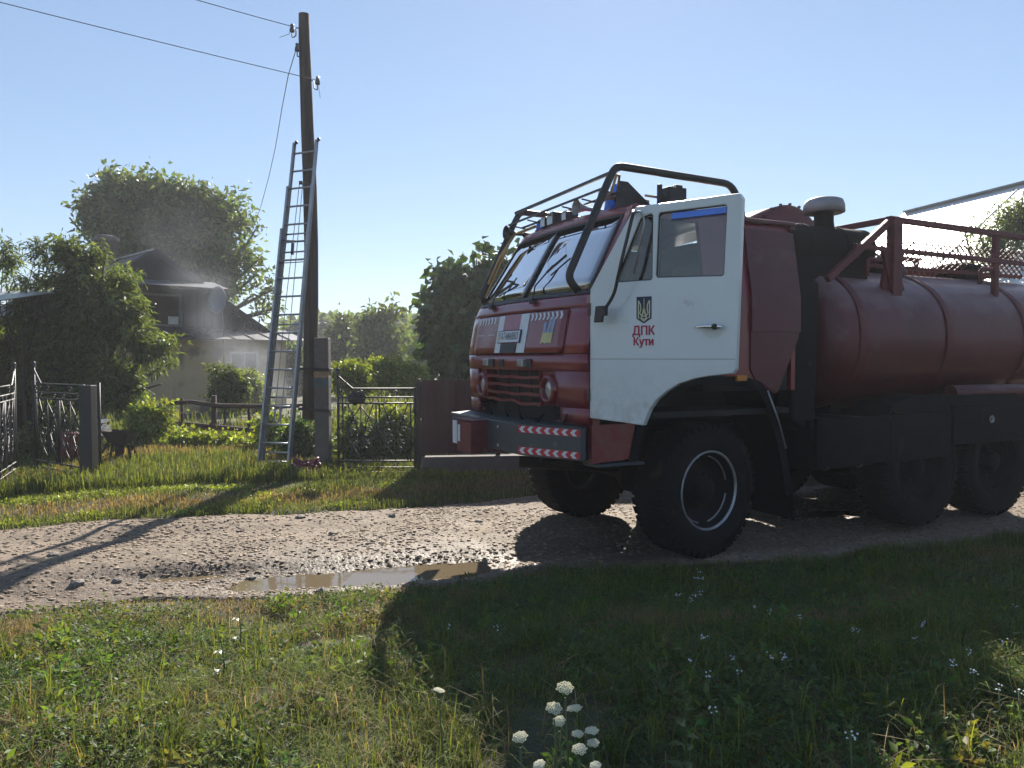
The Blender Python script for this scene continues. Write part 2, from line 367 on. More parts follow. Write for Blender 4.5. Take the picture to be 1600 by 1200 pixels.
# road: gravel + mud, wetter towards the puddles
def road_material():
    m = bpy.data.materials.new('gravel_road_surface'); m.use_nodes = True; n = m.node_tree.nodes; l = m.node_tree.links; b = n['Principled BSDF']
    tc = n.new('ShaderNodeTexCoord')
    def N(s, d=6, r=.6):
        q = n.new('ShaderNodeTexNoise'); q.inputs['Scale'].default_value = s; q.inputs['Detail'].default_value = d; q.inputs['Roughness'].default_value = r; l.new(tc.outputs['Object'], q.inputs['Vector']); return q
    vor = n.new('ShaderNodeTexVoronoi'); vor.inputs['Scale'].default_value = 28; l.new(tc.outputs['Object'], vor.inputs['Vector'])
    vor2 = n.new('ShaderNodeTexVoronoi'); vor2.inputs['Scale'].default_value = 75; l.new(tc.outputs['Object'], vor2.inputs['Vector'])
    a = N(2.2); bb = N(16)
    cr = n.new('ShaderNodeValToRGB'); e = cr.color_ramp.elements
    e[0].position = .3; e[0].color = (.125, .093, .064, 1); e[1].position = .7; e[1].color = (.26, .20, .14, 1)
    l.new(bb.outputs[0], cr.inputs[0])
    mx = n.new('ShaderNodeMix'); mx.data_type = 'RGBA'; mx.inputs[0].default_value = .45; l.new(cr.outputs[0], mx.inputs[6])
    g = n.new('ShaderNodeSeparateColor'); l.new(vor.outputs['Color'], g.inputs[0])
    cr2 = n.new('ShaderNodeValToRGB'); cr2.color_ramp.elements[0].color = (.12, .10, .09, 1); cr2.color_ramp.elements[1].color = (.33, .26, .195, 1); l.new(g.outputs[0], cr2.inputs[0])
    l.new(cr2.outputs[0], mx.inputs[7])
    at = n.new('ShaderNodeAttribute'); at.attribute_name = 'Col'; sp = n.new('ShaderNodeSeparateColor'); l.new(at.outputs[0], sp.inputs[0])
    wt = n.new('ShaderNodeMath'); wt.operation = 'MULTIPLY_ADD'; l.new(a.outputs[0], wt.inputs[0]); wt.inputs[1].default_value = 1.1; 
    ad = n.new('ShaderNodeMath'); ad.operation = 'SUBTRACT'; l.new(sp.outputs[0], ad.inputs[0]); ad.inputs[1].default_value = .40; l.new(ad.outputs[0], wt.inputs[2])
    cl = n.new('ShaderNodeClamp'); l.new(wt.outputs[0], cl.inputs[0])
    dk = n.new('ShaderNodeMix'); dk.data_type = 'RGBA'; dk.blend_type = 'MULTIPLY'; l.new(cl.outputs[0], dk.inputs[0]); l.new(mx.outputs[2], dk.inputs[6]); dk.inputs[7].default_value = (.5, .47, .45, 1)
    l.new(dk.outputs[2], b.inputs['Base Color'])
    rr = n.new('ShaderNodeMapRange'); l.new(cl.outputs[0], rr.inputs[0]); rr.inputs[3].default_value = .95; rr.inputs[4].default_value = .58; l.new(rr.outputs[0], b.inputs['Roughness'])
    h1 = n.new('ShaderNodeMath'); h1.operation = 'MULTIPLY_ADD'; l.new(vor.outputs['Distance'], h1.inputs[0]); h1.inputs[1].default_value = -.8; l.new(bb.outputs[0], h1.inputs[2])
    h2 = n.new('ShaderNodeMath'); h2.operation = 'MULTIPLY_ADD'; l.new(vor2.outputs['Distance'], h2.inputs[0]); h2.inputs[1].default_value = -.35; l.new(h1.outputs[0], h2.inputs[2])
    bp = n.new('ShaderNodeBump'); b.inputs['Specular IOR Level'].default_value = .25; bp.inputs['Strength'].default_value = .55; bp.inputs['Distance'].default_value = .012; l.new(h2.outputs[0], bp.inputs['Height']); l.new(bp.outputs[0], b.inputs['Normal'])
    return m
M_road = road_material()
def build_road():
    U = np.concatenate([-np.geomspace(120, 7.3, 60), np.arange(-7, 8, .035), np.geomspace(8.2, 120, 60)]); T = np.linspace(0, 1, 110)
    X, TT = np.meshgrid(U, T); Yn, Yf = y_near(X), y_far(X)
    far = np.abs(X) > 12                       # beyond the view the road keeps its width
    Y = Yn + (Yf - Yn) * TT
    Y = np.where(far, (6.42 + .3 * X) + 3.9 * TT, Y)
    Z = np.where(far, .02, road_h(X, Y)); V = np.stack([X, Y, Z], -1).reshape(-1, 3); nx = len(U)
    i, j = np.meshgrid(np.arange(nx - 1), np.arange(len(T) - 1)); a = (j * nx + i).ravel()
    wet = np.zeros_like(X)
    for cx, cy, rx, ry, sl in PUD: wet = np.maximum(wet, np.exp(-(((X - cx) / (rx * 1.9)) ** 2 + ((Y - cy - sl * (X - cx)) / (ry * 2.2)) ** 2)))
    wet = np.maximum(wet, np.exp(-((TT - .16) / .16) ** 2) * .8 * (X < 1.5)); wet = wet.reshape(-1)
    o = np_mesh('gravel_road', V, [np.stack([a, a + 1, a + nx + 1, a + nx], -1)], M_road, cols=np.stack([wet] * 3, -1), smooth=True)
    tag(o, 'muddy gravel road with wet ruts running past the fire truck', kind='structure')
build_road()
# puddles
def water_mat():
    m = bpy.data.materials.new('muddy_water'); m.use_nodes = True; n = m.node_tree.nodes; l = m.node_tree.links; b = n['Principled BSDF']
    b.inputs['Base Color'].default_value = (.14, .108, .066, 1); b.inputs['Roughness'].default_value = .03; b.inputs['IOR'].default_value = 1.33; b.inputs['Specular IOR Level'].default_value = .8
    nz = n.new('ShaderNodeTexNoise'); nz.inputs['Scale'].default_value = 9; tc = n.new('ShaderNodeTexCoord'); l.new(tc.outputs['Object'], nz.inputs['Vector'])
    bp = n.new('ShaderNodeBump'); bp.inputs['Strength'].default_value = .04; bp.inputs['Distance'].default_value = .01; l.new(nz.outputs[0], bp.inputs['Height']); l.new(bp.outputs[0], b.inputs['Normal'])
    return m
M_water = water_mat()
def puddle(cx, cy, rx, ry, sl, z, label):
    mb = MB(); pts = []
    for k in range(48):
        t = 2 * PI * k / 48; x = cx + rx * 1.25 * math.cos(t); pts.append((x, cy + ry * 1.35 * math.sin(t) + sl * (x - cx), z))
    mb.add([(cx, cy, z)] + pts, [(0, 1 + k, 1 + (k + 1) % 48) for k in range(48)])
    tag(mb.build('puddle', M_water), label, kind='structure')
puddle(-1.75, 6.36, 1.25, .60, .27, -.064, 'brown muddy puddle mirroring the sky in the near wheel rut')
puddle(3.75, 9.1, .8, .34, .25, -.03, 'small bright puddle on the gravel behind the front wheel')

# loose stones on the road
def stones(name, n, xr, tr, smin, smax, seed):
    r = np.random.default_rng(seed); ico = bmesh.new(); bmesh.ops.create_cube(ico, size=1.5)
    bv = np.array([v.co[:] for v in ico.verts]); bf = np.array([[v.index for v in f.verts] for f in ico.faces]); ico.free()
    x = r.uniform(*xr, n); t = r.uniform(*tr, n); yn, yf = y_near(x), y_far(x); y = yn + (yf - yn) * t
    keep = r.random(n) < .25 + 1.1 * nz2(x, y, 1.8, 21) ** 2.2; x, y = x[keep], y[keep]; n = len(x)
    s = smin + (smax - smin) * r.random(n) ** 4.5; z = road_h(x, y) + s * .15
    J = r.uniform(.6, 1.25, (n, len(bv), 1)); P = bv[None] * J; sc3 = np.stack([s * r.uniform(.8, 1.6, n), s * r.uniform(.7, 1.2, n), s * r.uniform(.22, .5, n)], -1)
    P = P * sc3[:, None]; a = r.uniform(0, 2 * PI, n); ca, sa = np.cos(a)[:, None], np.sin(a)[:, None]
    Q = np.stack([P[..., 0] * ca - P[..., 1] * sa, P[..., 0] * sa + P[..., 1] * ca, P[..., 2]], -1) + np.stack([x, y, z], -1)[:, None]
    F = bf[None] + (np.arange(n) * len(bv))[:, None, None]  # quads
    g = r.uniform(.7, 1.6, (n, 1)) * np.array([1, .94, .88]); cols = np.repeat(g, len(bv), 0)
    return np_mesh(name, Q.reshape(-1, 3), [F.reshape(-1, bf.shape[1])], M_stone, cols=cols)
M_stone = mat('road_stones', (.215, .170, .125), .9, 0, .3, 20, attr=True)
tag(stones('gravel', 95000, (-6.2, 7), (.02, .99), .0028, .021, 5), 'loose gravel strewn over the muddy road', kind='stuff')
# a few stones big enough to pick out
def rock(x, y, s, label):
    bm = bmesh.new(); bmesh.ops.create_icosphere(bm, subdivisions=2, radius=1)
    for v in bm.verts:
        k = 1 + .35 * mnoise.noise(v.co * 1.4 + Vector((x * 7, y * 3, 0))); v.co = Vector((v.co.x * s * 1.35 * k, v.co.y * s * k, v.co.z * s * .62 * k))
    me = bpy.data.meshes.new('stone'); bm.to_mesh(me); bm.free(); me.materials.append(M_stone2)
    o = bpy.data.objects.new('stone', me); C.objects.link(o); o.location = (x, y, float(road_h(x, y)) + s * .2); o.rotation_euler = (0, 0, x * 5)
    tag(o, label, 'stone', 'larger stones on the road')
M_stone2 = mat('large_stone', (.16, .14, .125), .8, 0, .3, 20, .3, 60)
def groundp(px, py): a = pxw(px, py, 1.0); t = CAM_H / (CAM_H - a.z); return a.x * t, t
for px, py, s, lb in [(1068 * .4, 917, 0, ''), (503, 921, .045, 'dark stone at the grassy edge of the puddle'), (395, 893, .028, 'small dark stone standing in the puddle'),
                      (468, 810, .045, 'dark stone on the road below the ladder'), (520, 836, .04, 'brown stone in the middle of the road'), (613, 806, .035, 'dark stone near the far road edge left of the wall'),
                      (748, 812, .045, 'pale brown stone on the sunny road before the bumper'), (120, 908, .05, 'flat grey slab stone by the wet rut'), (82, 872, .04, 'rounded dark stone on the road, leftmost of the large ones'),
                      (182, 900, .035, 'dark stone just beside the flat grey slab stone')]:
    if s: x, y = groundp(px, py); rock(x, y, s, lb)

# ------------------------------------------------------------------ fire truck (local: x forward, y towards its own left, z up)
TH = R(26.5)
truck = empty('fire_truck', (1.235, 7.974, 0.0), PI + TH)
tag(truck, 'old red fire tanker truck with an open white door marked ДПК Кути standing on the gravel road', 'fire truck')
def part(name, mb, m, parent=None, bevel=0.0, label=None, weld=False):
    o = mb.build(name, m, parent or truck, bevel, weld)
    if label: o['label'] = label
    return o
ZX = ([1.0, 1.25, 1.84, 2.21, 2.32, 3.10, 3.25], [1.37, 1.385, 1.42, 1.35, 1.30, .84, .74])
def Wd(z): return float(np.interp(z, [2.34, 3.10], [1.2, 1.07]))
def Xf(y, z):
    a = abs(y); k = .05 * min(a / .9, 1) ** 2 + (.06 * ((a - .9) / .3) ** 1.7 if a > .9 else 0)
    return float(np.interp(z, *ZX)) - k
def fp(y, z, off=0.0): return (Xf(y, z) + off, y * Wd(z) / 1.2, z)
def fpatch(mb, y0, y1, z0, z1, off=.004, thick=.03, ny=None, nzz=None, smooth=False):
    ny = ny or max(1, int(abs(y1 - y0) / .08)); nzz = nzz or max(1, int(abs(z1 - z0) / .15))
    ys = [y0 + (y1 - y0) * i / ny for i in range(ny + 1)]; zz = [z0 + (z1 - z0) * i / nzz for i in range(nzz + 1)]
    V = []; nn = (ny + 1) * (nzz + 1)
    for o_ in (off, off - thick):
        for z in zz:
            for y in ys: V.append(fp(y, z, o_))
    F = []; W_ = ny + 1
    for j in range(nzz):
        for i in range(ny):
            a = j * W_ + i; F.append((a, a + 1, a + W_ + 1, a + W_)); F.append((nn + a, nn + a + W_, nn + a + W_ + 1, nn + a + 1))
    for i in range(ny):
        a = i; F.append((a, nn + a, nn + a + 1, a + 1)); a = nzz * W_ + i; F.append((a, a + 1, nn + a + 1, nn + a))
    for j in range(nzz):
        a = j * W_; F.append((a, a + W_, nn + a + W_, nn + a)); a = j * W_ + ny; F.append((a, nn + a, nn + a + W_, a + W_))
    return mb.add(V, F, smooth)
def fquad(mb, pts, off):                     # flat print following the front skin
    return mb.add([fp(y, z, off) for y, z in pts], [tuple(range(len(pts)))])

# --- cab shell
m = MB()
fpatch(m, -1.2, -.84, 1.25, 1.385, 0, .04, 8, 2, True); fpatch(m, .86, 1.2, 1.25, 1.385, 0, .04, 8, 2, True); fpatch(m, -1.2, 1.2, 1.69, 1.835, 0, .04, 30, 2, True)
fpatch(m, -1.2, -.80, 1.385, 1.69, 0, .04, 8, 2, True); fpatch(m, .80, 1.2, 1.385, 1.69, 0, .04, 8, 2, True)
fpatch(m, -.56, -.55, 1.385, 1.69, 0, .05); fpatch(m, .55, .56, 1.385, 1.69, 0, .05)
fpatch(m, -1.2, -.93, 1.84, 2.23, 0, .04, 8, 4, True); fpatch(m, .93, 1.2, 1.84, 2.23, 0, .04, 8, 4, True)
part('front_panel', m, M_red)
m = MB(); fpatch(m, -.915, .915, 1.848, 2.215, .012, .03, 22, 6, True); part('hood_panel', m, M_red)
m = MB(); fpatch(m, -1.2, 1.2, 2.225, 2.345, .0, .05, 30, 3, True); part('cowl', m, M_red)
m = MB(); fpatch(m, -.93, .93, 1.80, 2.24, -.07, .02); part('hood_recess', m, M_dark)
m = MB()
fpatch(m, -1.2, -1.09, 2.345, 3.06, 0, .06, 4, 4, True); fpatch(m, 1.09, 1.2, 2.345, 3.06, 0, .06, 4, 4, True)
fpatch(m, -1.2, 1.2, 3.045, 3.13, 0, .06, 24, 2, True); part('windscreen_surround', m, M_red)
for s in (-1, 1):
    m = MB(); a, b = sorted((.018 * s, 1.08 * s)); fpatch(m, a, b, 2.37, 3.03, -.008, .006, 12, 5, True); part('windscreen_pane', m, M_glassw)
m = MB()
for a, b, c, d in ((-1.095, 1.095, 2.342, 2.37), (-1.095, 1.095, 3.03, 3.05), (-1.095, -1.072, 2.37, 3.03), (1.072, 1.095, 2.37, 3.03), (-.015, .015, 2.37, 3.03)):
    fpatch(m, a, b, c, d, .006, .03)
part('windscreen_seal', m, M_black)
# roof: crowned sheet
V = []; F = []; xs_ = np.linspace(.80, -1.06, 10); ys_ = np.linspace(-1.08, 1.08, 15)
for k, dz in ((0, 0), (1, -.03)):
    for x in xs_:
        for y in ys_:
            fr_ = max(0, (x - .3) / .5); z = 3.215 - .10 * (abs(y) / 1.08) ** 2.6 - .07 * fr_ ** 2 - (.06 * ((-.85 - x) / .2) ** 2 if x < -.85 else 0)
            V.append((x - .0 - (.03 * (y / 1.08) ** 2 if x > .7 else 0), y, z + dz))
nn = 150
for i in range(9):
    for j in range(14):
        a = i * 15 + j; F.append((a, a + 1, a + 16, a + 15)); F.append((nn + a, nn + a + 15, nn + a + 16, nn + a + 1))
for i in range(9):
    for a in (i * 15, i * 15 + 14): F.append((a, a + 15, nn + a + 15, nn + a))
for j in range(14):
    for a in (j, 135 + j): F.append((a, a + 1, nn + a + 1, nn + a))
m = MB(); m.add(V, F, True); part('roof', m, M_red)
# side walls (outer skin at y = +-1.2, leaning in above the waist)
def sw(x, z, s, off=0.0): return (x, s * (Wd(z) + off), z)
def swpoly(mb, poly, s, t=.04, off=0.0):
    k = len(poly); V = [sw(x, z, s, off) for x, z in poly] + [sw(x, z, s, off - t) for x, z in poly]
    return mb.add(V, [tuple(range(k)), tuple(reversed(range(k, 2 * k)))] + [(i, k + i, k + (i + 1) % k, (i + 1) % k) for i in range(k)])
m = MB()
swpoly(m, [(.06, 1.66), (.06, 2.37), (-1.05, 2.37), (-1.03, 2.0), (-.79, 1.47), (-.52, 1.60), (0, 1.66)], 1)
swpoly(m, [(.06, 2.37), (.06, 3.12), (-1.03, 3.09), (-1.05, 2.37)], 1)
part('side_panel', m, M_red)
m = MB(); swpoly(m, [(-.46, 2.05), (-.46, 2.37), (-1.07, 2.37), (-1.07, 2.05)], 1, .03, .03); swpoly(m, [(-.46, 2.37), (-.46, 3.0), (-1.07, 3.0), (-1.07, 2.37)], 1, .03, .03)
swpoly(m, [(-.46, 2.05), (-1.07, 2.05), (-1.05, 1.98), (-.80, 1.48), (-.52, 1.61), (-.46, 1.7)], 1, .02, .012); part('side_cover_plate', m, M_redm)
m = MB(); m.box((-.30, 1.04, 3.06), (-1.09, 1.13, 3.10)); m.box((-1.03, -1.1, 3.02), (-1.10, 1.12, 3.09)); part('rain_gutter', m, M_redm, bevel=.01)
m = MB()                                                         # far side with its window opening, sill, pillars
swpoly(m, [(1.27, 1.25), (1.31, 1.84), (1.23, 2.25), (1.16, 2.37), (-1.05, 2.37), (-1.0, 1.47), (.7, 1.47), (.76, 1.25)], -1)
for pl in ([(1.16, 2.37), (1.10, 2.46), (-1.04, 2.46), (-1.05, 2.37)], [(1.10, 2.46), (.71, 3.07), (.64, 3.07), (1.02, 2.46)], [(.12, 2.46), (.12, 3.07), (-1.03, 3.07), (-1.04, 2.46)], [(.70, 2.98), (.64, 3.07), (.12, 3.07), (.12, 2.98)]): swpoly(m, pl, -1)
part('far_side_panel', m, M_red)
m = MB(); swpoly(m, [(1.0, 2.47), (.70, 2.97), (.13, 2.97), (.13, 2.47)], -1, .006, -.02); part('window_pane', m, M_glass)
m = MB()                                                          # near windscreen pillar and door surround
swpoly(m, [(1.195, 2.30), (.76, 3.11), (.66, 3.11), (1.09, 2.30)], 1, .07); swpoly(m, [(1.245, 1.25), (1.25, 2.32), (1.17, 2.32), (1.17, 1.25)], 1, .08)
swpoly(m, [(.72, 3.02), (.72, 3.13), (.05, 3.13), (.05, 3.02)], 1, .07)
part('door_frame', m, M_red)
m = MB(); m.box((-1.05, -1.18, 1.5), (-1.0, 1.18, 2.36)); m.box((-1.05, -1.08, 2.355), (-1.0, 1.08, 3.08)); part('cab_back', m, M_red)
m = MB(); m.box((1.2, -1.16, 1.28), (-1.0, 1.16, 1.33)); m.box((1.0, -.5, 1.33), (-1.0, .5, 1.75)); part('cab_floor', m, M_dark)
m = MB(); m.box((.04, .95, 1.5), (-.98, 1.15, 2.3)); m.box((-.96, -1.05, 1.6), (-.99, 1.05, 3.0)); part('cab_lining', m, M_dark)
m = MB(); m.box((-.55, -1.05, 1.8), (-.62, 1.05, 2.66)); part('bunk_panel', m, mat('pale_bunk_cloth', (.42, .42, .42), .85, 0, .3, 5, .3, 30), bevel=.02)
m = MB(); m.bar((-.53, .75, 2.7), (-.52, .25, 2.3), .09, .02); m.bar((-.53, .2, 2.7), (-.52, -.3, 2.3), .07, .02); part('seat_belt', m, M_dark)
# dashboard, steering wheel, seats
m = MB(); m.box((1.22, -1.1, 2.0), (.92, 1.1, 2.33)); part('dashboard', m, M_dark, bevel=.03)
m = MB(); c0 = Vector((.82, .62, 2.34)); ax = Vector((-.45, 0, .9)).normalized(); aa = ax.orthogonal().normalized(); ab = ax.cross(aa)
m.tube([c0 + (aa * math.cos(t) + ab * math.sin(t)) * .25 for t in np.linspace(0, 2 * PI, 25)], .018, 6)
for t in (0, 2.1, 4.2): m.tube([c0, c0 + (aa * math.cos(t) + ab * math.sin(t)) * .25], .014, 5)
m.tube([c0, c0 - ax * .5], .03, 6); part('steering_wheel', m, M_black)
def seat(y):
    s = MB(); s.box((.45, y - .26, 1.6), (-.10, y + .26, 1.9)); b = MB(); b.obox((-.2, y, 2.3), (.07, 0, -.02), (0, .25, 0), (-.09, 0, .42)); s.v += []
    o = part('seat', s, M_dark, bevel=.04); part('seat_back', b, M_grey, o, bevel=.04)
seat(.6); seat(-.6)
# grille
m = MB(); fpatch(m, -.60, .60, 1.30, 1.75, -.12, .05); m.box((1.2, -1.0, 1.0), (.9, 1.0, 1.32)); part('radiator', m, M_dark)
for k, z in enumerate((1.40, 1.475, 1.55, 1.625)):
    m = MB(); pts = []
    for i in range(13):
        y = -.55 + 1.1 * i / 12; bend = .004 * math.sin(i * 1.3 + k * 2) * (1.8 if k == 0 else 1) + (-.016 if k == 0 and i > 7 else 0) + (-.006 * math.sin(PI * i / 12) if k == 1 else 0)
        pts.append(Vector(fp(y, z + bend, -.012)))
    for a, b in zip(pts, pts[1:]): m.bar(a, b, .028, .026)
    part('grille_bar', m, M_red)
for y in (-.33, -.11, .11, .33):
    m = MB(); fpatch(m, y - .006, y + .006, 1.39, 1.69, -.035, .01); part('grille_stay', m, M_redd)
# headlights
for y in (-.69, .69):
    o = Vector(fp(y, 1.53, -.02)); m = MB()
    m.lathe([(.082, -.03), (.09, .03), (.102, .05), (.12, .038), (.135, 0), (.14, -.05)], o, (1, 0, 0), 28); hb = part('headlight', m, M_red)
    m = MB(); m.lathe([(.0, .025), (.04, .023), (.07, .014), (.09, .0)], o, (1, 0, 0), 28); part('lens', m, M_lens, hb)
    m = MB(); fpatch(m, y - .125, y + .125, 1.39, 1.685, -.03, .03); part('headlight_recess', m, M_red)
# small lamps under the hood line
for y in (-.50, .28):
    m = MB(); a = fp(y, 1.755, 0); m.box((a[0] - .01, y - .055, 1.725), (a[0] + .035, y + .055, 1.79)); part('position_lamp', m, M_lens, bevel=.006)
    m = MB(); a = fp(y + .14, 1.755, 0); m.box((a[0] - .01, y + .085, 1.715), (a[0] + .02, y + .17, 1.795)); part('lamp_socket', m, M_black, bevel=.006)
m = MB(); a = fp(-.15, 1.755); m.box((a[0] - .01, -.2, 1.72), (a[0] + .012, -.10, 1.79)); part('bracket_plate', m, M_black)
# front markings
def mark(name, quads, mm, off=.0155, label=None):
    q = MB()
    for p in quads: fquad(q, p, off)
    return part(name, q, mm, label=label)
def rq(y0, y1, z0, z1, n=3): return [[(y0, z0 + (z1 - z0) * i / n), (y1, z0 + (z1 - z0) * i / n), (y1, z0 + (z1 - z0) * (i + 1) / n), (y0, z0 + (z1 - z0) * (i + 1) / n)] for i in range(n)]
mark('white_band', rq(-.30, -.175, 1.852, 2.21, 6), M_stripe); mark('white_band', rq(.175, .33, 1.852, 2.21, 6), M_stripe)
mark('pink_band', rq(-.175, .175, 2.07, 2.21), M_pink)
for s, n_, y00, st in ((1, 8, .36, .066), (-1, 6, -.86, .085)):
    qs = []
    for i in range(n_):
        y = y00 + i * st; d = .018; hw = st * .45
        qs += [[(y, 2.14), (y + hw, 2.14), (y + hw + d, 2.17), (y + d, 2.17)], [(y + d, 2.17), (y + hw + d, 2.17), (y + hw, 2.205), (y, 2.205)]]
    for k in range(0, len(qs), 2): mark('chevron', qs[k:k + 2], M_stripe, .0155)
mark('pinstripe', rq(-.86, -.36, 2.03, 2.036, 1), M_stripe)
m = MB(); a = .03; fpatch(m, -.235, .235, 1.945, 2.065, a, .012, 4, 1); pl = part('number_plate', m, M_navy)
m = MB(); fpatch(m, -.225, .225, 1.953, 2.057, a + .002, .004, 4, 1); part('plate_face', m, M_stripe, pl)
p0 = Vector(fp(.03, 2.005, a + .004)); pv = (Vector(fp(0, 2.05)) - Vector(fp(0, 1.96))).normalized()
part('lettering', text_mb('АТ4843ВО', .098, (p0, (0, 1, 0), pv, pv.cross(Vector((0, -1, 0)))), .004, 0, .78), M_text, pl)
q = MB(); fquad(q, [(-.215, 1.96), (-.18, 1.96), (-.18, 2.005), (-.215, 2.005)], a + .004); part('plate_yellow', q, M_yel, pl)
q = MB(); fquad(q, [(-.215, 2.005), (-.18, 2.005), (-.18, 2.05), (-.215, 2.05)], a + .004); part('plate_blue', q, M_skyb, pl)
mark('dark_inset', rq(-.16, .16, 1.855, 1.935, 1), M_black, .02)
# blue and yellow trident print on the hood
tz = lambda L_, dy=.60, z0=1.925, k=1: [(dy + p[0] * k, z0 + p[1] * k) for p in L_]
mark('trident_print', [tz([(0, .10), (.045, .10), (.045, .20), (.0, .185)]), tz([(.055, .10), (.10, .10), (.115, .17), (.075, .17)]), tz([(.075, .17), (.115, .17), (.125, .235), (.085, .235)]), tz([(.11, .10), (.16, .10), (.175, .235), (.13, .235)])], M_skyb)
mark('trident_print', [tz([(-.02, .0), (.02, .015), (.045, .10), (0, .10)]), tz([(.02, .015), (.06, .005), (.09, .1), (.045, .10)]), tz([(.06, .005), (.11, .012), (.12, .10), (.09, .10)]), tz([(.11, .012), (.155, .01), (.16, .10), (.12, .10)])], M_yel)
m = MB(); m.lathe([(.0, .02), (.035, .018), (.045, 0), (.06, -.002), (.06, -.03)], (1.20, 1.17, 1.90), (.55, .83, 0), 20); part('side_lamp', m, M_redm)
# wipers
for y0, y1 in ((.30, -.10), (-.62, -.95)):
    m = MB(); A = Vector(fp(y0, 2.325, .03)); B = Vector(fp(y0 - .06, 2.47, .05)); m.tube([A, B, Vector(fp(y0 + .05, 2.66, .03))], .008, 5)
    m.bar(fp(y0 - .02, 2.60, .022), fp(y0 + .20, 2.74, .022) if y0 > 0 else fp(y0 + .25, 2.56, .022), .012, .02); m.box((A.x - .03, A.y - .03, 2.30), (A.x + .02, A.y + .03, 2.345)); part('wiper', m, M_black)
m = MB(); m.bar(fp(-.75, 2.45, .02), fp(-.40, 2.55, .02), .02, .02); part('wiper', m, M_black)
# bumper
m = MB(); OUT = [(1.60, .57), (1.34, 1.19), (1.30, 1.19), (1.22, 1.10), (1.25, 1.02), (1.45, .5), (1.45, -.9), (1.25, -1.18), (1.38, -1.20), (1.60, -.98)]
m.prism(OUT, (0, 0, 0), (1, 0, 0), (0, 1, 0), (0, 0, 1), .955, 1.225); bp_ = part('bumper', m, M_bump, bevel=.008)
m = MB(); m.prism([(1.585, .55), (1.34, 1.15), (1.15, 1.08), (1.15, -1.08), (1.30, -1.15), (1.585, -.95)], (0, 0, 0), (1, 0, 0), (0, 1, 0), (0, 0, 1), 1.228, 1.236); part('bumper_top', m, M_bump, bp_)
m = MB(); m.box((1.604, -.99, 1.218), (1.50, -.30, 1.234)); part('bumper_edge', m, M_ring, bp_)
for y in (-.75, -.2, .15):
    for z in (1.0, 1.17): m = MB(); m.lathe([(0, .008), (.012, .006), (.016, 0)], (1.60, y, z), (1, 0, 0), 10); part('bolt', m, M_ring, bp_)
u = Vector((1.34 - 1.60, 1.19 - .57, 0)); Lc = u.length; u.normalize(); nrm = Vector((u.y, -u.x, 0)); o0 = Vector((1.60, .57, 0))
for z in (.97, 1.155):
    m = MB(); m.prism([(.0, z), (Lc - .01, z), (Lc - .01, z + .06), (0, z + .06)], o0, u, (0, 0, 1), nrm, .001, .004); rs = part('reflective_strip', m, M_sred, bp_)
    for i in range(7):
        m = MB(); x = .012 + i * .092; m.prism([(x, z + .03), (x + .030, z + .003), (x + .070, z + .003), (x + .040, z + .03), (x + .070, z + .057), (x + .030, z + .057)], o0, u, (0, 0, 1), nrm, .005, .006)
        part('white_chevron', m, M_stripe, rs)
m = MB(); m.box((1.60, -.40, .90), (1.78, -.06, 1.20)); m.box((1.57, -.5, 1.205), (1.78, -.06, 1.215)); tb = part('tow_bracket', m, M_redd, bevel=.01)
m = MB()
for y in (-.46, -.34): m.box((1.785, y - .02, 1.0), (1.79, y + .03, 1.16))
m.box((1.60, -.5, .97), (1.785, -.40, 1.19)); part('lamp_strip', m, M_stripe, tb)
# loose hoses hanging under the grille
for a, b, c, d in ((.1, 1.37, .3, 1.22), (.85, 1.24, 1.0, 1.33), (-.2, 1.36, .0, 1.25), (-.5, 1.38, -.4, 1.24), (.55, 1.30, .5, 1.23)):
    m = MB(); p = Vector(fp(a, b, -.03)); q = Vector(fp(c, d, .03)); m.tube([p, (p + q) / 2 + Vector((.02, .02, -.02)), q], .009, 5); part('hose', m, M_dirty)
# cab sill and step under the door
m = MB(); swpoly(m, [(1.245, .93), (1.245, 1.25), (.80, 1.25), (.86, .95)], 1, .05); m.box((1.24, .6, 1.0), (.9, 1.16, 1.25)); part('cab_sill', m, M_red)
m = MB(); m.box((1.22, 1.02, .90), (.74, 1.24, .925)); m.box((1.22, .9, .925), (.9, 1.1, 1.0)); part('step', m, M_bump, bevel=.006)
# wheel arch with mud flap
def fender(s):
    poly = [(.88, .93), (.80, 1.27), (.68, 1.43), (.50, 1.56), (.30, 1.63), (.10, 1.66), (-.45, 1.62), (-.60, 1.57), (-.72, 1.42), (-.88, 1.05), (-.97, .7), (-1.0, .5)]
    m = MB(); P = [Vector((x, 0, z)) for x, z in poly]; V = []
    for i, p in enumerate(P):
        d = (P[min(i + 1, len(P) - 1)] - P[max(i - 1, 0)]).normalized(); q = Vector((d.z, 0, -d.x)); q = q if q.dot(Vector((0, 0, .6)) - p) > 0 else -q
        for yy, k in ((s * 1.215, 0), (s * .62, 0), (s * .62, .03), (s * 1.19, .03), (s * 1.19, .085), (s * 1.215, .085)): V.append((p.x + q.x * k, yy, p.z + q.z * k))
    n = len(P); F = [(i * 6 + a, i * 6 + (a + 1) % 6, (i + 1) * 6 + (a + 1) % 6, (i + 1) * 6 + a) for i in range(n - 1) for a in range(6)]
    m.add(V, F); o = part('wheel_arch', m, M_dirty)
    m = MB(); m.prism([(s * .66, .26), (s * 1.21, .26), (s * 1.21, .56), (s * .66, .56)], (-.99, 0, 0), (0, 1, 0), (0, 0, 1), (1, 0, 0), -.012, .0); m.v = [(x - .10 * (.56 - z), y, z) for x, y, z in m.v]; part('mud_flap', m, M_rubber, o)
    return o
fa = fender(1); fender(-1)
m = MB(); m.box((-.27, 1.205, 1.595), (-.39, 1.245, 1.645)); part('side_reflector', m, M_orange, fa, bevel=.004)
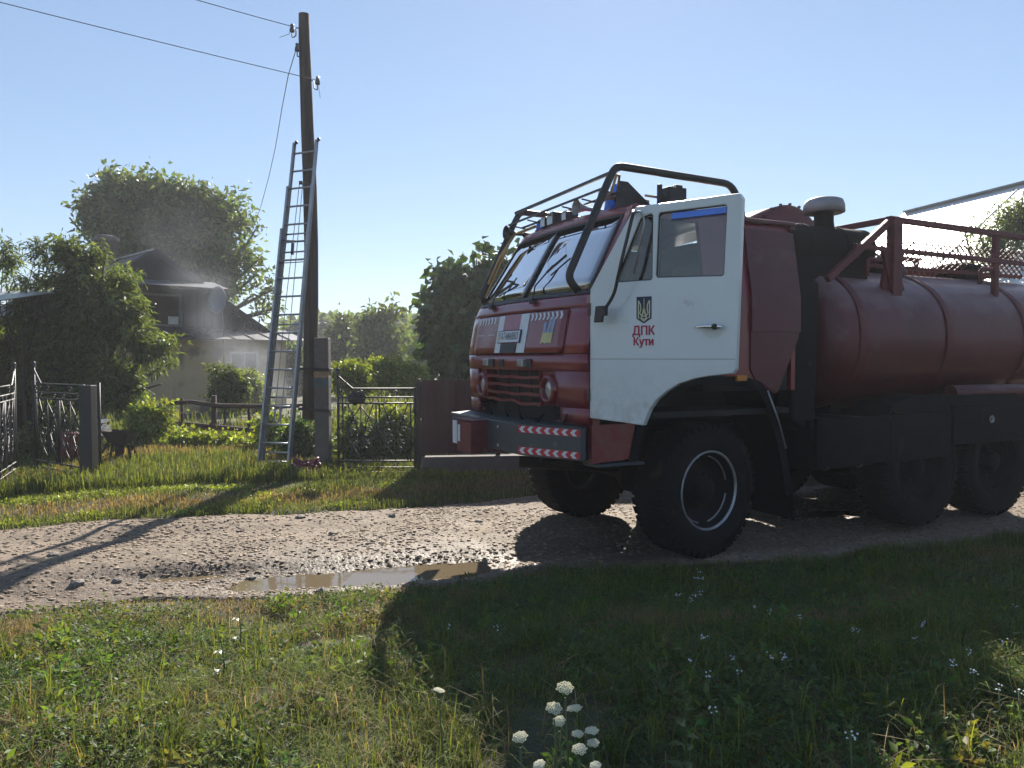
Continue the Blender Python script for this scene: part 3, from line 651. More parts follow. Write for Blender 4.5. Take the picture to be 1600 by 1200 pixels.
m = MB(); m.tube([(-.66, 1.225, 1.50), (-.80, 1.225, 1.22), (-.90, 1.225, .95)], .008, 5); part('arch_trim', m, M_ring, fa)

# wheels
def wheel(x, y, steer=0.0, ring=True):
    s = 1 if y > 0 else -1
    w_ = empty('wheel', (x, y, .61)); w_.parent = truck; w_.rotation_euler = (0, 0, steer)
    A = (0, s, 0); m = MB(); hw = .20
    m.lathe([(.35, -hw * .8), (.38, -hw * .95), (.47, -hw), (.555, -hw * .96), (.592, -hw * .84), (.606, -hw * .4), (.607, 0), (.606, hw * .4), (.592, hw * .84), (.555, hw * .96), (.47, hw), (.38, hw * .95), (.35, hw * .8)], (0, 0, 0), A, 64)
    m.lathe([(.50, hw * .985), (.505, hw * 1.02), (.512, hw * 1.02), (.517, hw * .985)], (0, 0, 0), A, 64)
    for k in range(44):                                         # tread lugs
        for sd_, of in ((-1, 0), (1, .5)):
            t = 2 * PI * (k + of) / 44; u_ = Vector((math.cos(t), 0, math.sin(t))); tt = Vector((-math.sin(t), 0, math.cos(t)))
            m.obox(u_ * .6 + Vector((0, sd_ * hw * .46, 0)), tt * .028 + Vector((0, 0.006 * sd_, 0)), Vector((0, hw * .42, 0)), u_ * .012)
            m.obox(u_ * .578 + Vector((0, sd_ * hw * .90, 0)), tt * .020, Vector((0, .012, 0)), u_ * .022)
    o = MB.build(m, 'tyre', M_rubber, w_)
    m = MB(); f_ = hw * .8; M_in = M_dirty
    m.lathe([(.340, f_ + .006), (.346, f_ + .022), (.356, f_ + .026), (.362, f_ + .018), (.360, f_ - .005)], (0, 0, 0), A, 56); m.build('rim', M_ring if ring else M_dirty, w_)
    m = MB(); m.lathe([(.352, -f_), (.30, -f_ * .8), (.30, f_ * .55), (.318, f_ * .62), (.341, f_ + .008)], (0, 0, 0), A, 48); m.build('rim_barrel', M_dirty, w_)
    m = MB(); m.lathe([(.302, f_ * .45), (.28, f_ * .35), (.25, f_ * .12), (.19, f_ * -.1), (.17, f_ * .2), (.12, f_ * .4), (.115, f_ * .8), (.085, f_ * .95), (.0, f_)], (0, 0, 0), A, 40)
    for k in range(10):
        t = 2 * PI * k / 10; m.lathe([(.014, -.03), (.014, .02), (0, .025)], (.145 * math.cos(t), s * f_ * .35, .145 * math.sin(t)), A, 6)
    d = m.build('hub', M_dirty, w_)
    m = MB()                                                     # inner ring with slots
    for k in range(4):
        t0 = R(90 * k + 12); m.tube([(.305 * math.cos(t0 + a), s * f_ * .62, .305 * math.sin(t0 + a)) for a in np.linspace(0, R(66), 9)], .008, 6)
    m.build('lock_ring', M_ring if ring else M_dirty, w_)
    return w_
wheel(0, 1.0, R(7)); wheel(0, -1.0, R(7))
for x in (-2.95, -4.27):
    for y in (.98, -.98): wheel(x, y, 0, False)
# chassis
m = MB()
for s in (-1, 1): m.box((1.3, s * .38, .86), (-5.6, s * .46, 1.12))
for x in (1.1, .5, -.6, -1.6, -2.3, -3.6, -5.0): m.box((x, -.4, .9), (x - .1, .4, 1.08))
part('chassis_frame', m, M_dirty)
for x in (0, -2.95, -4.27):
    m = MB(); m.tube([(x, -.85, .61), (x, .85, .61)], .075, 10); m.lathe([(.0, -.2), (.14, -.17), (.2, 0), (.14, .17), (0, .2)], (x, .1, .61), (1, 0, 0), 16)
    for s in (-1, 1): m.box((x + .55, s * .42 - .045, .76), (x - .55, s * .42 + .045, .84))
    part('axle', m, M_dirty)
m = MB(); m.tube([(1.1, -.4, .75), (.3, 0, .7), (-2.9, 0, .66), (-4.2, 0, .66)], .06, 8); m.box((.9, -.35, .75), (-.9, .35, 1.45)); part('drivetrain', m, M_dirty)
m = MB(); m.box((-1.28, .52, .70), (-2.2, 1.16, 1.20)); m.box((-1.27, .55, 1.0), (-1.31, 1.17, 1.03)); fb = part('fuel_tank', m, M_dirty, bevel=.06)
m = MB()
for x in (-1.5, -1.98): m.box((x, .51, .69), (x - .05, 1.17, 1.21))
part('strap', m, M_black, fb, bevel=.05)
m = MB(); m.box((-1.3, -.52, .72), (-2.2, -1.12, 1.2)); part('battery_box', m, M_dirty, bevel=.03)
def rear_guard(s):
    m = MB(); V = []; pts = [(-2.22, .85), (-2.26, 1.10), (-2.42, 1.32), (-2.70, 1.40), (-4.5, 1.40), (-4.78, 1.32), (-4.95, 1.1), (-5.0, .7)]
    for x, z in pts:
        for yy, dz in ((s * 1.2, 0), (s * .7, 0), (s * .7, -.03), (s * 1.2, -.20 if x < -2.5 else -.06)): V.append((x, yy, z + dz))
    m.add(V, [(i * 4 + a, i * 4 + (a + 1) % 4, i * 4 + 4 + (a + 1) % 4, i * 4 + 4 + a) for i in range(len(pts) - 1) for a in range(4)]); part('rear_mudguard', m, M_dirty)
rear_guard(1); rear_guard(-1)
m = MB(); m.box((-1.30, 1.19, .74), (-3.32, 1.235, 1.21)); m.box((-1.34, 1.236, .78), (-2.3, 1.243, 1.17)); m.box((-2.34, 1.236, .78), (-3.28, 1.243, 1.17)); part('side_locker', m, M_dirty, bevel=.006)
m = MB(); m.box((-3.36, 1.19, .86), (-5.2, 1.23, 1.30)); part('side_skirt', m, M_dirty, bevel=.006)
m = MB(); m.lathe([(.035, 0), (.045, .01), (.045, .02), (.03, .02)], (-4.0, 1.235, 1.12), (0, 1, 0), 6, False); part('tie_ring', m, M_ring)
# water tank
def ell(x, ky, kz, n=56, zc=2.02): return [(x, ky * math.copysign(abs(math.cos(2 * PI * k / n)) ** .86, math.cos(2 * PI * k / n)), zc + kz * math.copysign(abs(math.sin(2 * PI * k / n)) ** .86, math.sin(2 * PI * k / n))) for k in range(n)]
prof = [(-1.52, .10), (-1.54, .5), (-1.60, .80), (-1.68, .94), (-1.78, 1.0)] + [(-1.78 - .35 * i, 1.0) for i in range(1, 12)] + [(-5.72, .94), (-5.8, .8), (-5.85, .5), (-5.87, .1)]
V = []
for x, k in prof: V += ell(x, 1.17 * k, .80 * k)
n = 56; F = [(i * n + k, (i + 1) * n + k, (i + 1) * n + (k + 1) % n, i * n + (k + 1) % n) for i in range(len(prof) - 1) for k in range(n)] + [tuple(range(n)), tuple(reversed(range((len(prof) - 1) * n, len(prof) * n)))]
m = MB(); m.add(V, F, True)
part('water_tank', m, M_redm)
for x in (-1.95, -3.3, -4.7):
    m = MB(); V = ell(x, 1.185, .812) + ell(x - .09, 1.185, .812); m.add(V, [(k, n + k, n + (k + 1) % n, (k + 1) % n) for k in range(n)], True); part('tank_band', m, M_redd)
m = MB()
for x in (-2.2, -3.4, -4.6): m.box((x, -.6, 1.12), (x - .15, .6, 1.34))
part('tank_cradle', m, M_dirty)
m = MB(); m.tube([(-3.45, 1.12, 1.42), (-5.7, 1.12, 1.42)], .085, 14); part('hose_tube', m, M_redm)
m = MB(); m.tube([(-2.9, 1.10, 1.16), (-3.2, 1.12, 1.15)], .045, 8); m.tube([(-3.0, 1.1, 1.16), (-3.0, 1.18, 1.05)], .02, 6); part('valve', m, M_ring)
m = MB(); m.box((-1.12, -.9, 1.5), (-1.42, .98, 2.62)); m.prism([(-1.1, 1.2), (-1.42, 1.0), (-1.46, 2.55), (-1.1, 2.7)], (0, 0, 0), (1, 0, 0), (0, 0, 1), (0, 1, 0), .60, 1.10); part('air_duct', m, M_dirty, bevel=.03)
m = MB(); m.tube([(-1.14, .9, 3.0), (-1.14, .9, 1.3)], .05, 10); part('exhaust_pipe', m, M_dirty)
# air cleaner
m = MB(); m.lathe([(.0, 0), (.15, .01), (.20, .06), (.215, 1.16), (.18, 1.22), (.0, 1.23)], (-1.45, .60, 3.00), (-1, 0, .0), 28); m.lathe([(.21, .20), (.218, .21), (.218, .25), (.21, .26)], (-1.45, .60, 3.00), (-1, 0, 0), 28); m.lathe([(.21, .72), (.218, .73), (.218, .77), (.21, .78)], (-1.45, .60, 3.00), (-1, 0, 0), 28)
m.lathe([(.115, 0), (.10, .1), (.10, .26)], (-2.06, .60, 3.16), (0, 0, 1), 20); m.tube([(-2.3, .5, 2.9), (-2.2, .2, 2.75), (-1.6, -.1, 2.5)], .09, 10); m.box((-1.35, .40, 2.55), (-2.5, .80, 2.86)); m.tube([(-2.0, .6, 3.12), (-2.1, .7, 3.17), (-2.25, .65, 3.10)], .02, 6); ac = part('air_cleaner', m, M_dirty)
m = MB(); m.lathe([(.10, 0), (.19, -.01), (.215, .0), (.21, .08), (.19, .13), (.15, .15), (0, .155)], (-2.06, .60, 3.36), (0, 0, 1), 28); part('intake_cap', m, M_galv, ac)
# red drum behind the cab
m = MB(); m.lathe([(.0, 0), (.50, .0), (.54, .03), (.54, .7), (.5, .73), (0, .73)], (-2.02, -.55, 2.98), (0, 1, 0), 40)
for k in range(24): m.obox((-2.02 + .545 * math.cos(k * PI / 12), .16, 2.98 + .545 * math.sin(k * PI / 12)), (.012, 0, 0), (0, .012, 0), (0, 0, .012))
part('drum_housing', m, M_redd)
# rail cage on top of the tank
rk = MB(); rk.box((-2.62, .93, 2.40), (-2.76, 1.03, 3.30)); part('rail_post', rk, M_redd, bevel=.008)
for x, y, zb in ((-4.45, .95, 2.3), (-5.7, .95, 2.3), (-2.66, -.98, 2.4), (-4.45, -.98, 2.4), (-5.7, -.98, 2.4), (-2.15, .45, 2.6), (-2.15, -.45, 2.6)):
    m = MB(); top = 3.26 if abs(y) > .5 else 2.86; m.box((x, y - .03, zb), (x - .07, y + .03, top)); part('rail_post', m, M_redd, bevel=.006)
for s in (1, -1):
    m = MB(); m.bar((-2.6, s * .97, 3.28), (-5.8, s * .97, 3.24), .07, .06); part('top_rail', m, M_redd, bevel=.006)
    m = MB(); m.bar((-2.1, s * .97, 2.96), (-5.8, s * .97, 2.93), .05, .05); part('mid_rail', m, M_redd, bevel=.005)
    m = MB(); m.bar((-2.64, s * .97, 3.27), (-1.70, s * .97, 2.60), .06, .07); part('rail_brace', m, M_redd, bevel=.006)
m = MB(); m.bar((-2.66, -.97, 3.28), (-2.66, .97, 3.28), .07, .06); part('cross_rail', m, M_redd, bevel=.006)
m = MB(); m.prism([(-2.50, 2.98), (-2.86, 2.98), (-2.72, 2.5), (-2.64, 2.5)], (0, 0, 0), (1, 0, 0), (0, 0, 1), (0, 1, 0), .95, .99); m.prism([(-2.56, 2.75), (-2.78, 2.75), (-2.95, 2.38), (-2.5, 2.38)], (0, 0, 0), (1, 0, 0), (0, 0, 1), (0, 1, 0), .93, .97); part('gusset', m, M_redd)
for x in (-2.3, -4.2):
    m = MB(); m.tube(rounded([(x, .95, 2.66), (x - .02, .95, 2.84), (x - .22, .95, 2.84)], .05), .025, 8); part('hand_grip', m, M_redd)
# expanded metal walkway and far guard panel
def expanded(o, u, v, nu, nv, du, dv, t=.009):
    m = MB(); o, u, v = map(Vector, (o, u, v))
    for i in range(nu):
        for j in range(nv):
            c = o + u * (i + (.5 if j % 2 else 0)) * du + v * j * dv
            a, b_, d = c + u * du / 2 + v * 0, c + v * dv, c - u * du / 2
            m.bar(a, b_, t * 1.6, t); m.bar(d, b_, t * 1.6, t)
    return m
m = expanded((-2.15, -.97, 2.78), (-1, 0, 0), (0, .06, 1), 33, 12, .11, .036); g1 = part('mesh_panel', m, M_redd); g1['kind'] = 'stuff'
m = expanded((-2.30, .42, 2.84), (-1, 0, 0), (0, .10, 1), 33, 10, .11, .036); g1 = part('mesh_panel', m, M_redd); g1['kind'] = 'stuff'
m = expanded((-2.15, -.45, 2.875), (-1, 0, 0), (0, 1, 0), 33, 22, .11, .04); g1 = part('mesh_walkway', m, M_redd); g1['kind'] = 'stuff'
m = MB()
for y in (-.47, .47): m.bar((-2.12, y, 2.86), (-5.8, y, 2.86), .04, .04)
part('walkway_edge', m, M_redd)
for x, r_ in ((-3.25, .27), (-4.9, .3)):
    m = MB(); m.lathe([(0, .16), (r_ * .5, .15), (r_ * .94, .11), (r_, .07), (r_ * .97, .05), (r_ * .8, .05), (r_ * .8, -.15)], (x, .2, 2.86), (0, 0, 1), 28); m.tube([(x - .1, .1, 3.02), (x - .05, .2, 3.07), (x + .05, .3, 3.02)], .012, 5); part('tank_hatch', m, M_dirty)
m = MB(); m.lathe([(.0, .0), (.05, .01), (.06, .06), (.035, .12), (.0, .13)], (-3.1, .72, 2.72), (.1, .5, 1), 14); part('breather_valve', m, M_bump)
m = MB(); m.tube([(-3.0, .6, 2.72), (-3.2, .5, 2.86), (-3.6, .3, 2.98)], .012, 5); part('cable', m, M_black)
# roll bars over the cab
RB = [(1.32, 1.10, 2.35), (1.42, 1.10, 2.46), (1.02, 1.10, 3.30), (.95, 1.10, 3.42), (-.33, 1.10, 3.39), (-.47, 1.08, 3.10)]
for s in (1, -1):
    m = MB(); m.tube(rounded([(x - (0 if s > 0 else .22), s * y, z) for x, y, z in RB], .12, 5), .033, 12); part('roll_bar', m, M_black)
# light rack across the roof
m = MB()
for x, z in ((.88, 3.26), (.72, 3.24)): m.bar((x, -1.08, z), (x, .9, z + .04), .018, .018)
for y in np.linspace(-1, .8, 6): m.bar((.88, y, 3.26 + .02 * y), (.72, y, 3.24 + .02 * y), .012, .012)
part('roof_rack', m, M_black)
m = MB(); m.bar((.84, -1.0, 3.38), (.86, 1.05, 3.42), .022, .028); part('roof_rack', m, M_black)
m = MB(); m.prism([(.75, 3.13), (.72, 3.38), (.62, 3.38), (.28, 3.13)], (0, 0, 0), (1, 0, 0), (0, 0, 1), (0, 1, 0), .78, .80); part('bracket_plate', m, M_black)
m = MB(); m.box((.38, .90, 3.14), (.34, .94, 3.36)); m.box((.30, .80, 3.20), (.10, .98, 3.34)); m.box((.12, .88, 3.33), (.2, .95, 3.37)); part('work_lamp', m, M_black, bevel=.01)
def beacon(x, y, z):
    m = MB(); m.lathe([(.06, 0), (.065, .02), (.058, .09), (.03, .12), (0, .125)], (x, y, z), (0, 0, 1), 18); b = part('blue_beacon', m, M_blue)
    m = MB(); m.lathe([(.0, -.03), (.075, -.03), (.075, 0), (0, 0)], (x, y, z), (0, 0, 1), 18); part('beacon_base', m, M_black, b)
beacon(.62, -.80, 3.18); beacon(.55, .52, 3.30); beacon(.60, .50, 3.16)
def horn(x, y, z, L_, mm):
    m = MB(); m.lathe([(.075, .0), (.07, -.005), (.045, -.05), (.022, -.11), (.016, -L_ * .7), (.03, -L_ * .75), (.03, -L_), (0, -L_)], (x, y, z), (1, 0, .05), 18); part('air_horn', m, mm)
horn(.95, -1.02, 3.17, .30, M_black); horn(.86, .30, 3.22, .5, M_galv); horn(.80, .66, 3.27, .5, M_galv)
for y, k in ((-.45, .8), (-.30, 1), (-.02, .7)):
    m = MB(); m.box((.80, y - .07 * k, 3.14), (.66, y + .07 * k, 3.14 + .14 * k)); sp = part('spotlight', m, M_black, bevel=.012); m = MB(); m.box((.803, y - .055 * k, 3.155), (.806, y + .055 * k, 3.14 + .12 * k)); part('lens', m, M_lens, sp)
m = MB(); m.tube([(1.15, -1.03, 2.6), (1.0, -1.05, 2.9), (.85, -1.0, 3.15), (.75, -.7, 3.2)], .016, 6); part('yellow_hose', m, M_hose); m = MB(); m.tube([(1.2, -1.0, 2.45), (1.02, -1.02, 2.8), (.9, -.98, 3.1)], .012, 6)
part('yellow_hose', m, M_hose); m = MB(); m.tube([(.96, 1.04, 3.2), (.9, 1.03, 3.36), (.78, .9, 3.4), (.66, .7, 3.28), (.5, .6, 3.22)], .012, 6); part('yellow_hose', m, M_hose); m = MB(); m.tube([(.5, .9, 3.25), (.2, .8, 3.27), (.0, .6, 3.2)], .012, 6); part('yellow_hose', m, M_hose)

# open door, hinged at the front pillar
DO = Vector((1.262, 1.20, 0)); DU = Vector((-.4482, .8939, 0)).normalized(); DV = Vector((0, 0, 1)); DN = Vector((.8939, .4482, 0)).normalized(); DF = (DO, DU, DV, DN)
outer = [(.0, 1.31), (.487, 1.275), (.505, 1.32), (.54, 1.40), (.60, 1.48), (.68, 1.545), (.78, 1.605), (.90, 1.645), (1.0, 1.665), (1.205, 1.69), (1.225, 1.72), (1.262, 2.95), (1.24, 2.985), (.42, 2.985), (.39, 2.965), (.0, 2.36)]
win = [(.60, 2.42), (.585, 2.44), (.605, 2.90), (.62, 2.915), (1.135, 2.915), (1.15, 2.90), (1.13, 2.41), (1.115, 2.40)]
qwin = [(.235, 2.425), (.245, 2.405), (.545, 2.405), (.557, 2.42), (.560, 2.90), (.545, 2.915), (.475, 2.90), (.45, 2.885)]
d_ = curve_fill([outer, win, qwin], -.05, 0, DF, .008); door = part('door', d_, M_white, label='open white front door')
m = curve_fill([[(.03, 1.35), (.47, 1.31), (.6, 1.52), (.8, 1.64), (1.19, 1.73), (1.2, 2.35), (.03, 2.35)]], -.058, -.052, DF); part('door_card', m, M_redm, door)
for lp in (win, qwin):
    cx_ = sum(p[0] for p in lp) / len(lp); cy_ = sum(p[1] for p in lp) / len(lp)
    m = MB(); m.prism([(cx_ + (p[0] - cx_) * 1.01, cy_ + (p[1] - cy_) * 1.01) for p in lp], DO, DU, DV, DN, -.030, -.024); part('window_pane', m, M_glass, door)
    m = MB(); P3 = [DO + DU * p[0] + DV * p[1] - DN * .012 for p in lp]; m.tube(P3 + [P3[0]], .009, 6); part('window_seal', m, M_black, door)
m = MB(); m.prism([(.70, 2.845), (1.135, 2.845), (1.14, 2.905), (.71, 2.905)], DO, DU, DV, DN, -.022, -.019); part('sun_strip', m, M_blue, door)
m = MB(); m.prism([(.70, 2.845), (1.135, 2.845), (1.135, 2.860), (.70, 2.860)], DO, DU, DV, DN, -.0185, -.0175); part('sun_strip', m, M_navy, door)
m = MB(); m.prism([(.0, 1.792), (1.222, 1.792), (1.222, 1.797), (0, 1.797)], DO, DU, DV, DN, .008, .0095); part('door_crease', m, mat('crease_shadow_line', (.32, .34, .34), .5), door)
m = MB(); m.lathe([(0, .014), (.06, .012), (.085, .009)], DO + DU * 1.05 + DV * 2.03, DN, 24); part('handle_dish', m, M_white, door)
m = MB(); P3 = [DO + DU * (.925 + t) + DV * (2.03 + .004 * math.sin(t * 18)) + DN * (.045 + .012 * math.sin(PI * min(t / .2, 1))) for t in np.linspace(0, .21, 9)]
m.tube(P3, [.006, .011, .014, .015, .016, .018, .020, .019, .012], 10); hd = part('door_handle', m, M_chrome, door)
m = MB(); m.lathe([(.022, 0), (.022, .02), (.014, .028), (0, .028)], DO + DU * 1.085 + DV * 2.03 + DN * .05, DN, 16); part('lock', m, M_black, hd)
# sticker: trident shield and two words
m = MB(); m.prism([(.365, 1.88), (.62, 1.88), (.62, 2.305), (.365, 2.305)], DO, DU, DV, DN, .0085, .0095); st = part('door_sticker', m, mat('white_sticker', (.69, .72, .74), .25, 0, .03), door)
sx, sy = .49, 2.175
m = MB(); m.prism([(sx - .065, sy + .105), (sx - .065, sy - .065), (sx, sy - .105), (sx + .065, sy - .065), (sx + .065, sy + .105)], DO, DU, DV, DN, .010, .011); part('shield', m, M_navy, st)
m = MB(); k = .012; RB2 = lambda pts, w_=.0085: m.ribbon([(sx + a * .9, sy - .01 + b) for a, b in pts], w_, DO, DU, DV, DN, .0118)
RB2([(0, .10), (0, .02), (.006, -.01), (.018, -.035)]); RB2([(0, .10), (0, .02), (-.006, -.01), (-.018, -.035)])
for s in (-1, 1):
    RB2([(s * .053, .085), (s * .053, -.05), (s * .02, -.052), (0, -.078)]); RB2([(s * .053, .085), (s * .034, .055), (s * .030, .015), (s * .040, -.01), (s * .030, -.028), (s * .014, -.02), (s * .004, .02)])
    RB2([(s * .018, -.035), (s * .028, -.055), (s * .012, -.07), (0, -.055)]); RB2([(s * .030, -.028), (0, -.04)])
part('trident', m, M_gold, st)
for wrd, sz, vv in (('ДПК', .098, 2.012), ('Кути', .088, 1.928)):
    m = MB()
    for q_, (ox, oy) in enumerate(((0, 0), (.0035, 0), (-.0035, 0), (0, .002), (0, -.002))): t3 = text_mb(wrd, sz, (DO + DU * (.487 + ox) + DV * (vv + oy), DU, DV, DN), .0115 + .0003 * q_, 0, .9); m.add(t3.v, t3.f)
    part('lettering', m, M_crim, st)
# mirror on its long arm
q = lambda a, b, c: DO + DU * a + DV * b + DN * c
m = MB(); m.tube(rounded([q(.40, 2.95, .02), q(.47, 2.90, .16), q(.37, 2.52, .17), q(.30, 2.30, .14), q(.20, 2.18, .12)], .06), .014, 8); ma_ = part('mirror_arm', m, M_black)
m = MB(); m.obox(q(.155, 2.15, .12), DU * .045 + DN * .01, DV * .065 + DU * .008, DN * .015); m.obox(q(.21, 2.17, .13), DU * .02, DV * .035, DN * .02); part('mirror', m, M_black, ma_, bevel=.008)
m = MB(); m.tube(rounded([q(.40, 2.93, .0), q(.44, 2.92, .10), q(.50, 2.93, .09), q(.52, 2.85, .06), q(.42, 2.46, .05)], .04), .009, 6); part('mirror_stay', m, M_ring)
for z in (1.5, 2.2): m = MB(); m.lathe([(.018, -.05), (.018, .05)], q(-.01, z, .01), (0, 0, 1), 10); part('hinge', m, M_redm, door)

# ------------------------------------------------------------------ utility pole, stub, wires
def gz(x, y): return float(terrain(x, y))
pole = empty('utility_pole', pxw(486, 652, 12.55)); tag(pole, 'tall weathered wooden utility pole strapped to a concrete stub behind the ladder', 'utility pole')
def rel(root, pts): return [Vector(p) - root.location for p in pts]
pp = [(483, 655), (485, 560), (486, 470), (486, 380), (484, 290), (480, 200), (477, 110), (475, 60), (475, 22)]
wpx = [22, 22, 22, 21.5, 21, 19.5, 18, 17, 16.5]
P3 = rel(pole, [pxw(a, b, 12.55) for a, b in pp]); mb = MB(); mb.tube(P3, [q * 12.55 / 1210 / 2 for q in wpx], 14); mb.build('shaft', M_wood, pole)
def insulator(px, py, side, ax_px):
    a = pxw(px, py, 12.4) - pole.location; base = pxw(ax_px, py - 2, 12.55) - pole.location
    m = MB(); m.tube(rounded([base, base + Vector((side * .05, -.03, 0)), a + Vector((-side * .06, 0, -.10)), a + Vector((0, 0, -.13)), a + Vector((0, 0, -.02))], .05, 5), .009, 6); h = m.build('insulator_hook', M_iron, pole)
    m = MB(); m.lathe([(.0, .09), (.022, .085), (.03, .06), (.022, .045), (.036, .02), (.04, -.03), (.03, -.04), (0, -.04)], a, (0, 0, 1), 14); m.build('insulator', mat('dark_porcelain', (.07, .05, .05), .25, 0, .2, 10, coat=.5), h)
    return a + pole.location + Vector((0, 0, .05))
i1 = insulator(456, 46, -1, 468); i2 = insulator(464, 76, -1, 470); i3 = insulator(496, 128, 1, 485)
M_wire = mat('aluminium_wire', (.08, .085, .09), .5, .3, .1, 10)
def wire(pts, label, r=.006):
    m = MB(); m.tube(pts, r, 5); tag(m.build('power_line', M_wire), label, 'power line', 'wires from the utility pole')
def span(a, b, ext, sag):
    a, b = Vector(a), Vector(b); e = a + (b - a) * ext; return [a + (e - a) * t - Vector((0, 0, sag * 4 * t * (1 - t))) for t in np.linspace(0, 1, 24)]
wire(span(i3 + Vector((0, 0, -.02)), pxw(30, 0, 10.4), 4, .12), 'long wire sloping down from the upper left corner to the lower insulator of the pole')
wire(span(i1, pxw(335, -1, 11.6), 9, .2), 'short piece of wire reaching the topmost insulator of the pole')
wire([i2] + [pxw(*q) for q in ((450, 118, 13.2), (440, 170, 14.6), (430, 230, 16.6), (420, 275, 18.6), (408, 320, 20.8), (395, 358, 23), (375, 400, 24.6), (352, 440, 25.4))], 'thin wire hanging from the pole down to the burnt house', .007)
wire([i1, i1 + Vector((-.05, 0, -.12)), i1 + Vector((-.20, 0, -.17))], 'short loose wire end at the top insulator', .004)
wire([i3, i3 + Vector((.02, 0, -.15)), i3 + Vector((.04, 0, -.30))], 'short loose wire end below the lower insulator', .004)
M_teal = mat('teal_paint_worn', (.06, .10, .10), .8, 0, .3, 8); M_tan = mat('ochre_paint_worn', (.30, .20, .11), .8, 0, .3, 8)
stub = empty('concrete_stub', pxw(505, 729, 12.4)); tag(stub, 'square concrete stub post with worn ochre and teal bands holding the utility pole', 'post')
o_ = stub.location; H_ = pxw(505, 528, 12.4).z - o_.z; m = MB(); m.box((-.115, -.10, -.3), (.115, .10, H_)); m.build('shaft', M_conc, stub, bevel=.015)
for ya, yb, mm, nm in ((580, 590, M_tan, 'ochre_band'), (590, 604, M_teal, 'teal_band')):
    za, zb = pxw(505, ya, 12.4).z - o_.z, pxw(505, yb, 12.4).z - o_.z; m = MB(); m.box((-.117, -.102, zb), (.117, .102, za)); m.build(nm, mm, stub)
for yy in (577, 640):
    z = pxw(505, yy, 12.4).z - o_.z; m = MB()
    for k in range(4): m.tube([(-.36, -.12, z + .01 * k), (.125, -.12, z - .03 + .012 * k), (.13, .16, z - .03 + .012 * k), (-.30, .36, z + .01 * k), (-.40, .1, z + .01 * k), (-.36, -.12, z + .01 * k)], .006, 5)
    m.build('wire_strap', M_iron, stub)

# ------------------------------------------------------------------ ladder
lad = empty('extension_ladder', pxw(424, 741, 12.0)); tag(lad, 'aluminium extension ladder of three sections leaning on the utility pole', 'ladder')
LB, RBm = Vector(pxw(404, 739, 12.10)), Vector(pxw(447, 741, 11.95)); LT, RT = Vector(pxw(456, 221, 12.42)), Vector(pxw(491, 216, 12.25))
fwd = ((RBm - LB).cross(LT - LB)).normalized(); fwd = fwd if fwd.y < 0 else -fwd
sdv = (RBm - LB).normalized(); lv = lad.location
def lp(side, t, sec):
    a, b = (LB, LT) if side < 0 else (RBm, RT); return a + (b - a) * t + fwd * (-.035 * (2 - sec) + .0) + sdv * side * (.012 * sec) - lv
for sec, (t0, t1) in enumerate(((.02, 1.0), (.01, .865), (.0, .735))):
    for s in (-1, 1):
        m = MB(); a, b = lp(s, t0, sec), lp(s, t1, sec); m.bar(a, b, .022, .055, fwd); m.bar(a + fwd * .024, b + fwd * .024, .034, .006, fwd); m.bar(a - fwd * .024, b - fwd * .024, .034, .006, fwd)
        m.build('rail', M_silver, lad)
for k in range(18):
    t = .035 + k * .0548; sec = 0 if t > .87 else (1 if t > .74 else 2)
    m = MB(); m.tube([lp(-1, t, sec), lp(1, t, sec)], .016, 8); m.build('rung', M_silver, lad)
for k in (0, 3, 7, 11, 12):
    t = .062 + k * .0548
    m = MB(); m.tube([lp(-1, t, 0), lp(1, t, 0)], .013, 6); m.build('rung', M_silver, lad)
for s in (-1, 1):
    m = MB(); a = lp(s, 1.0, 0); m.lathe([(0, -.02), (.028, -.02), (.028, .02), (0, .02)], a + Vector((.03, 0, .01)), (1, 0, .2), 12); m.tube([a - Vector((0, 0, .05)), a + Vector((.03, 0, .01))], .01, 5); m.build('top_roller', M_black, lad)
m = MB(); c = (lp(-1, .865, 0) + lp(1, .865, 0)) / 2 + Vector((0, -.04, .04)); m.lathe([(0, -.02), (.035, -.02), (.025, 0), (.035, .02), (0, .02)], c, (1, 0, 0), 14); m.build('pulley', M_black, lad)
for dx in (-.02, .03):
    m = MB(); e = (lp(-1, .10, 2) + lp(1, .16, 2)) / 2 + Vector((dx * 2, -.03, 0)); m.tube([c + Vector((dx, 0, 0)), c * .5 + e * .5 + Vector((dx, -.02, 0)), e], .006, 5); m.build('rope', mat('pale_rope', (.3, .3, .3), .8), lad)
m = MB(); a = (lp(-1, .67, 2) + lp(1, .67, 2)) / 2; m.obox(a + Vector((0, -.03, 0)), (.02, 0, 0), (0, .02, 0), (.005, 0, .09)); m.bar(lp(-1, .63, 2), lp(1, .63, 2), .03, .01); m.bar(lp(-1, .7, 2), lp(1, .69, 2), .05, .012); m.build('locking_catch', M_iron, lad)
m = MB(); p = (lp(-1, .17, 2) * .45 + lp(1, .17, 2) * .55) + Vector((0, -.03, 0)); m.tube([p + Vector((-.05, 0, .12)), p + Vector((-.07, 0, -.05)), p + Vector((-.02, 0, -.10)), p + Vector((.03, 0, -.04)), p + Vector((.03, 0, .14))], .02, 6); m.build('rope_coil', mat('pale_rope', (.3, .3, .3), .8), lad)

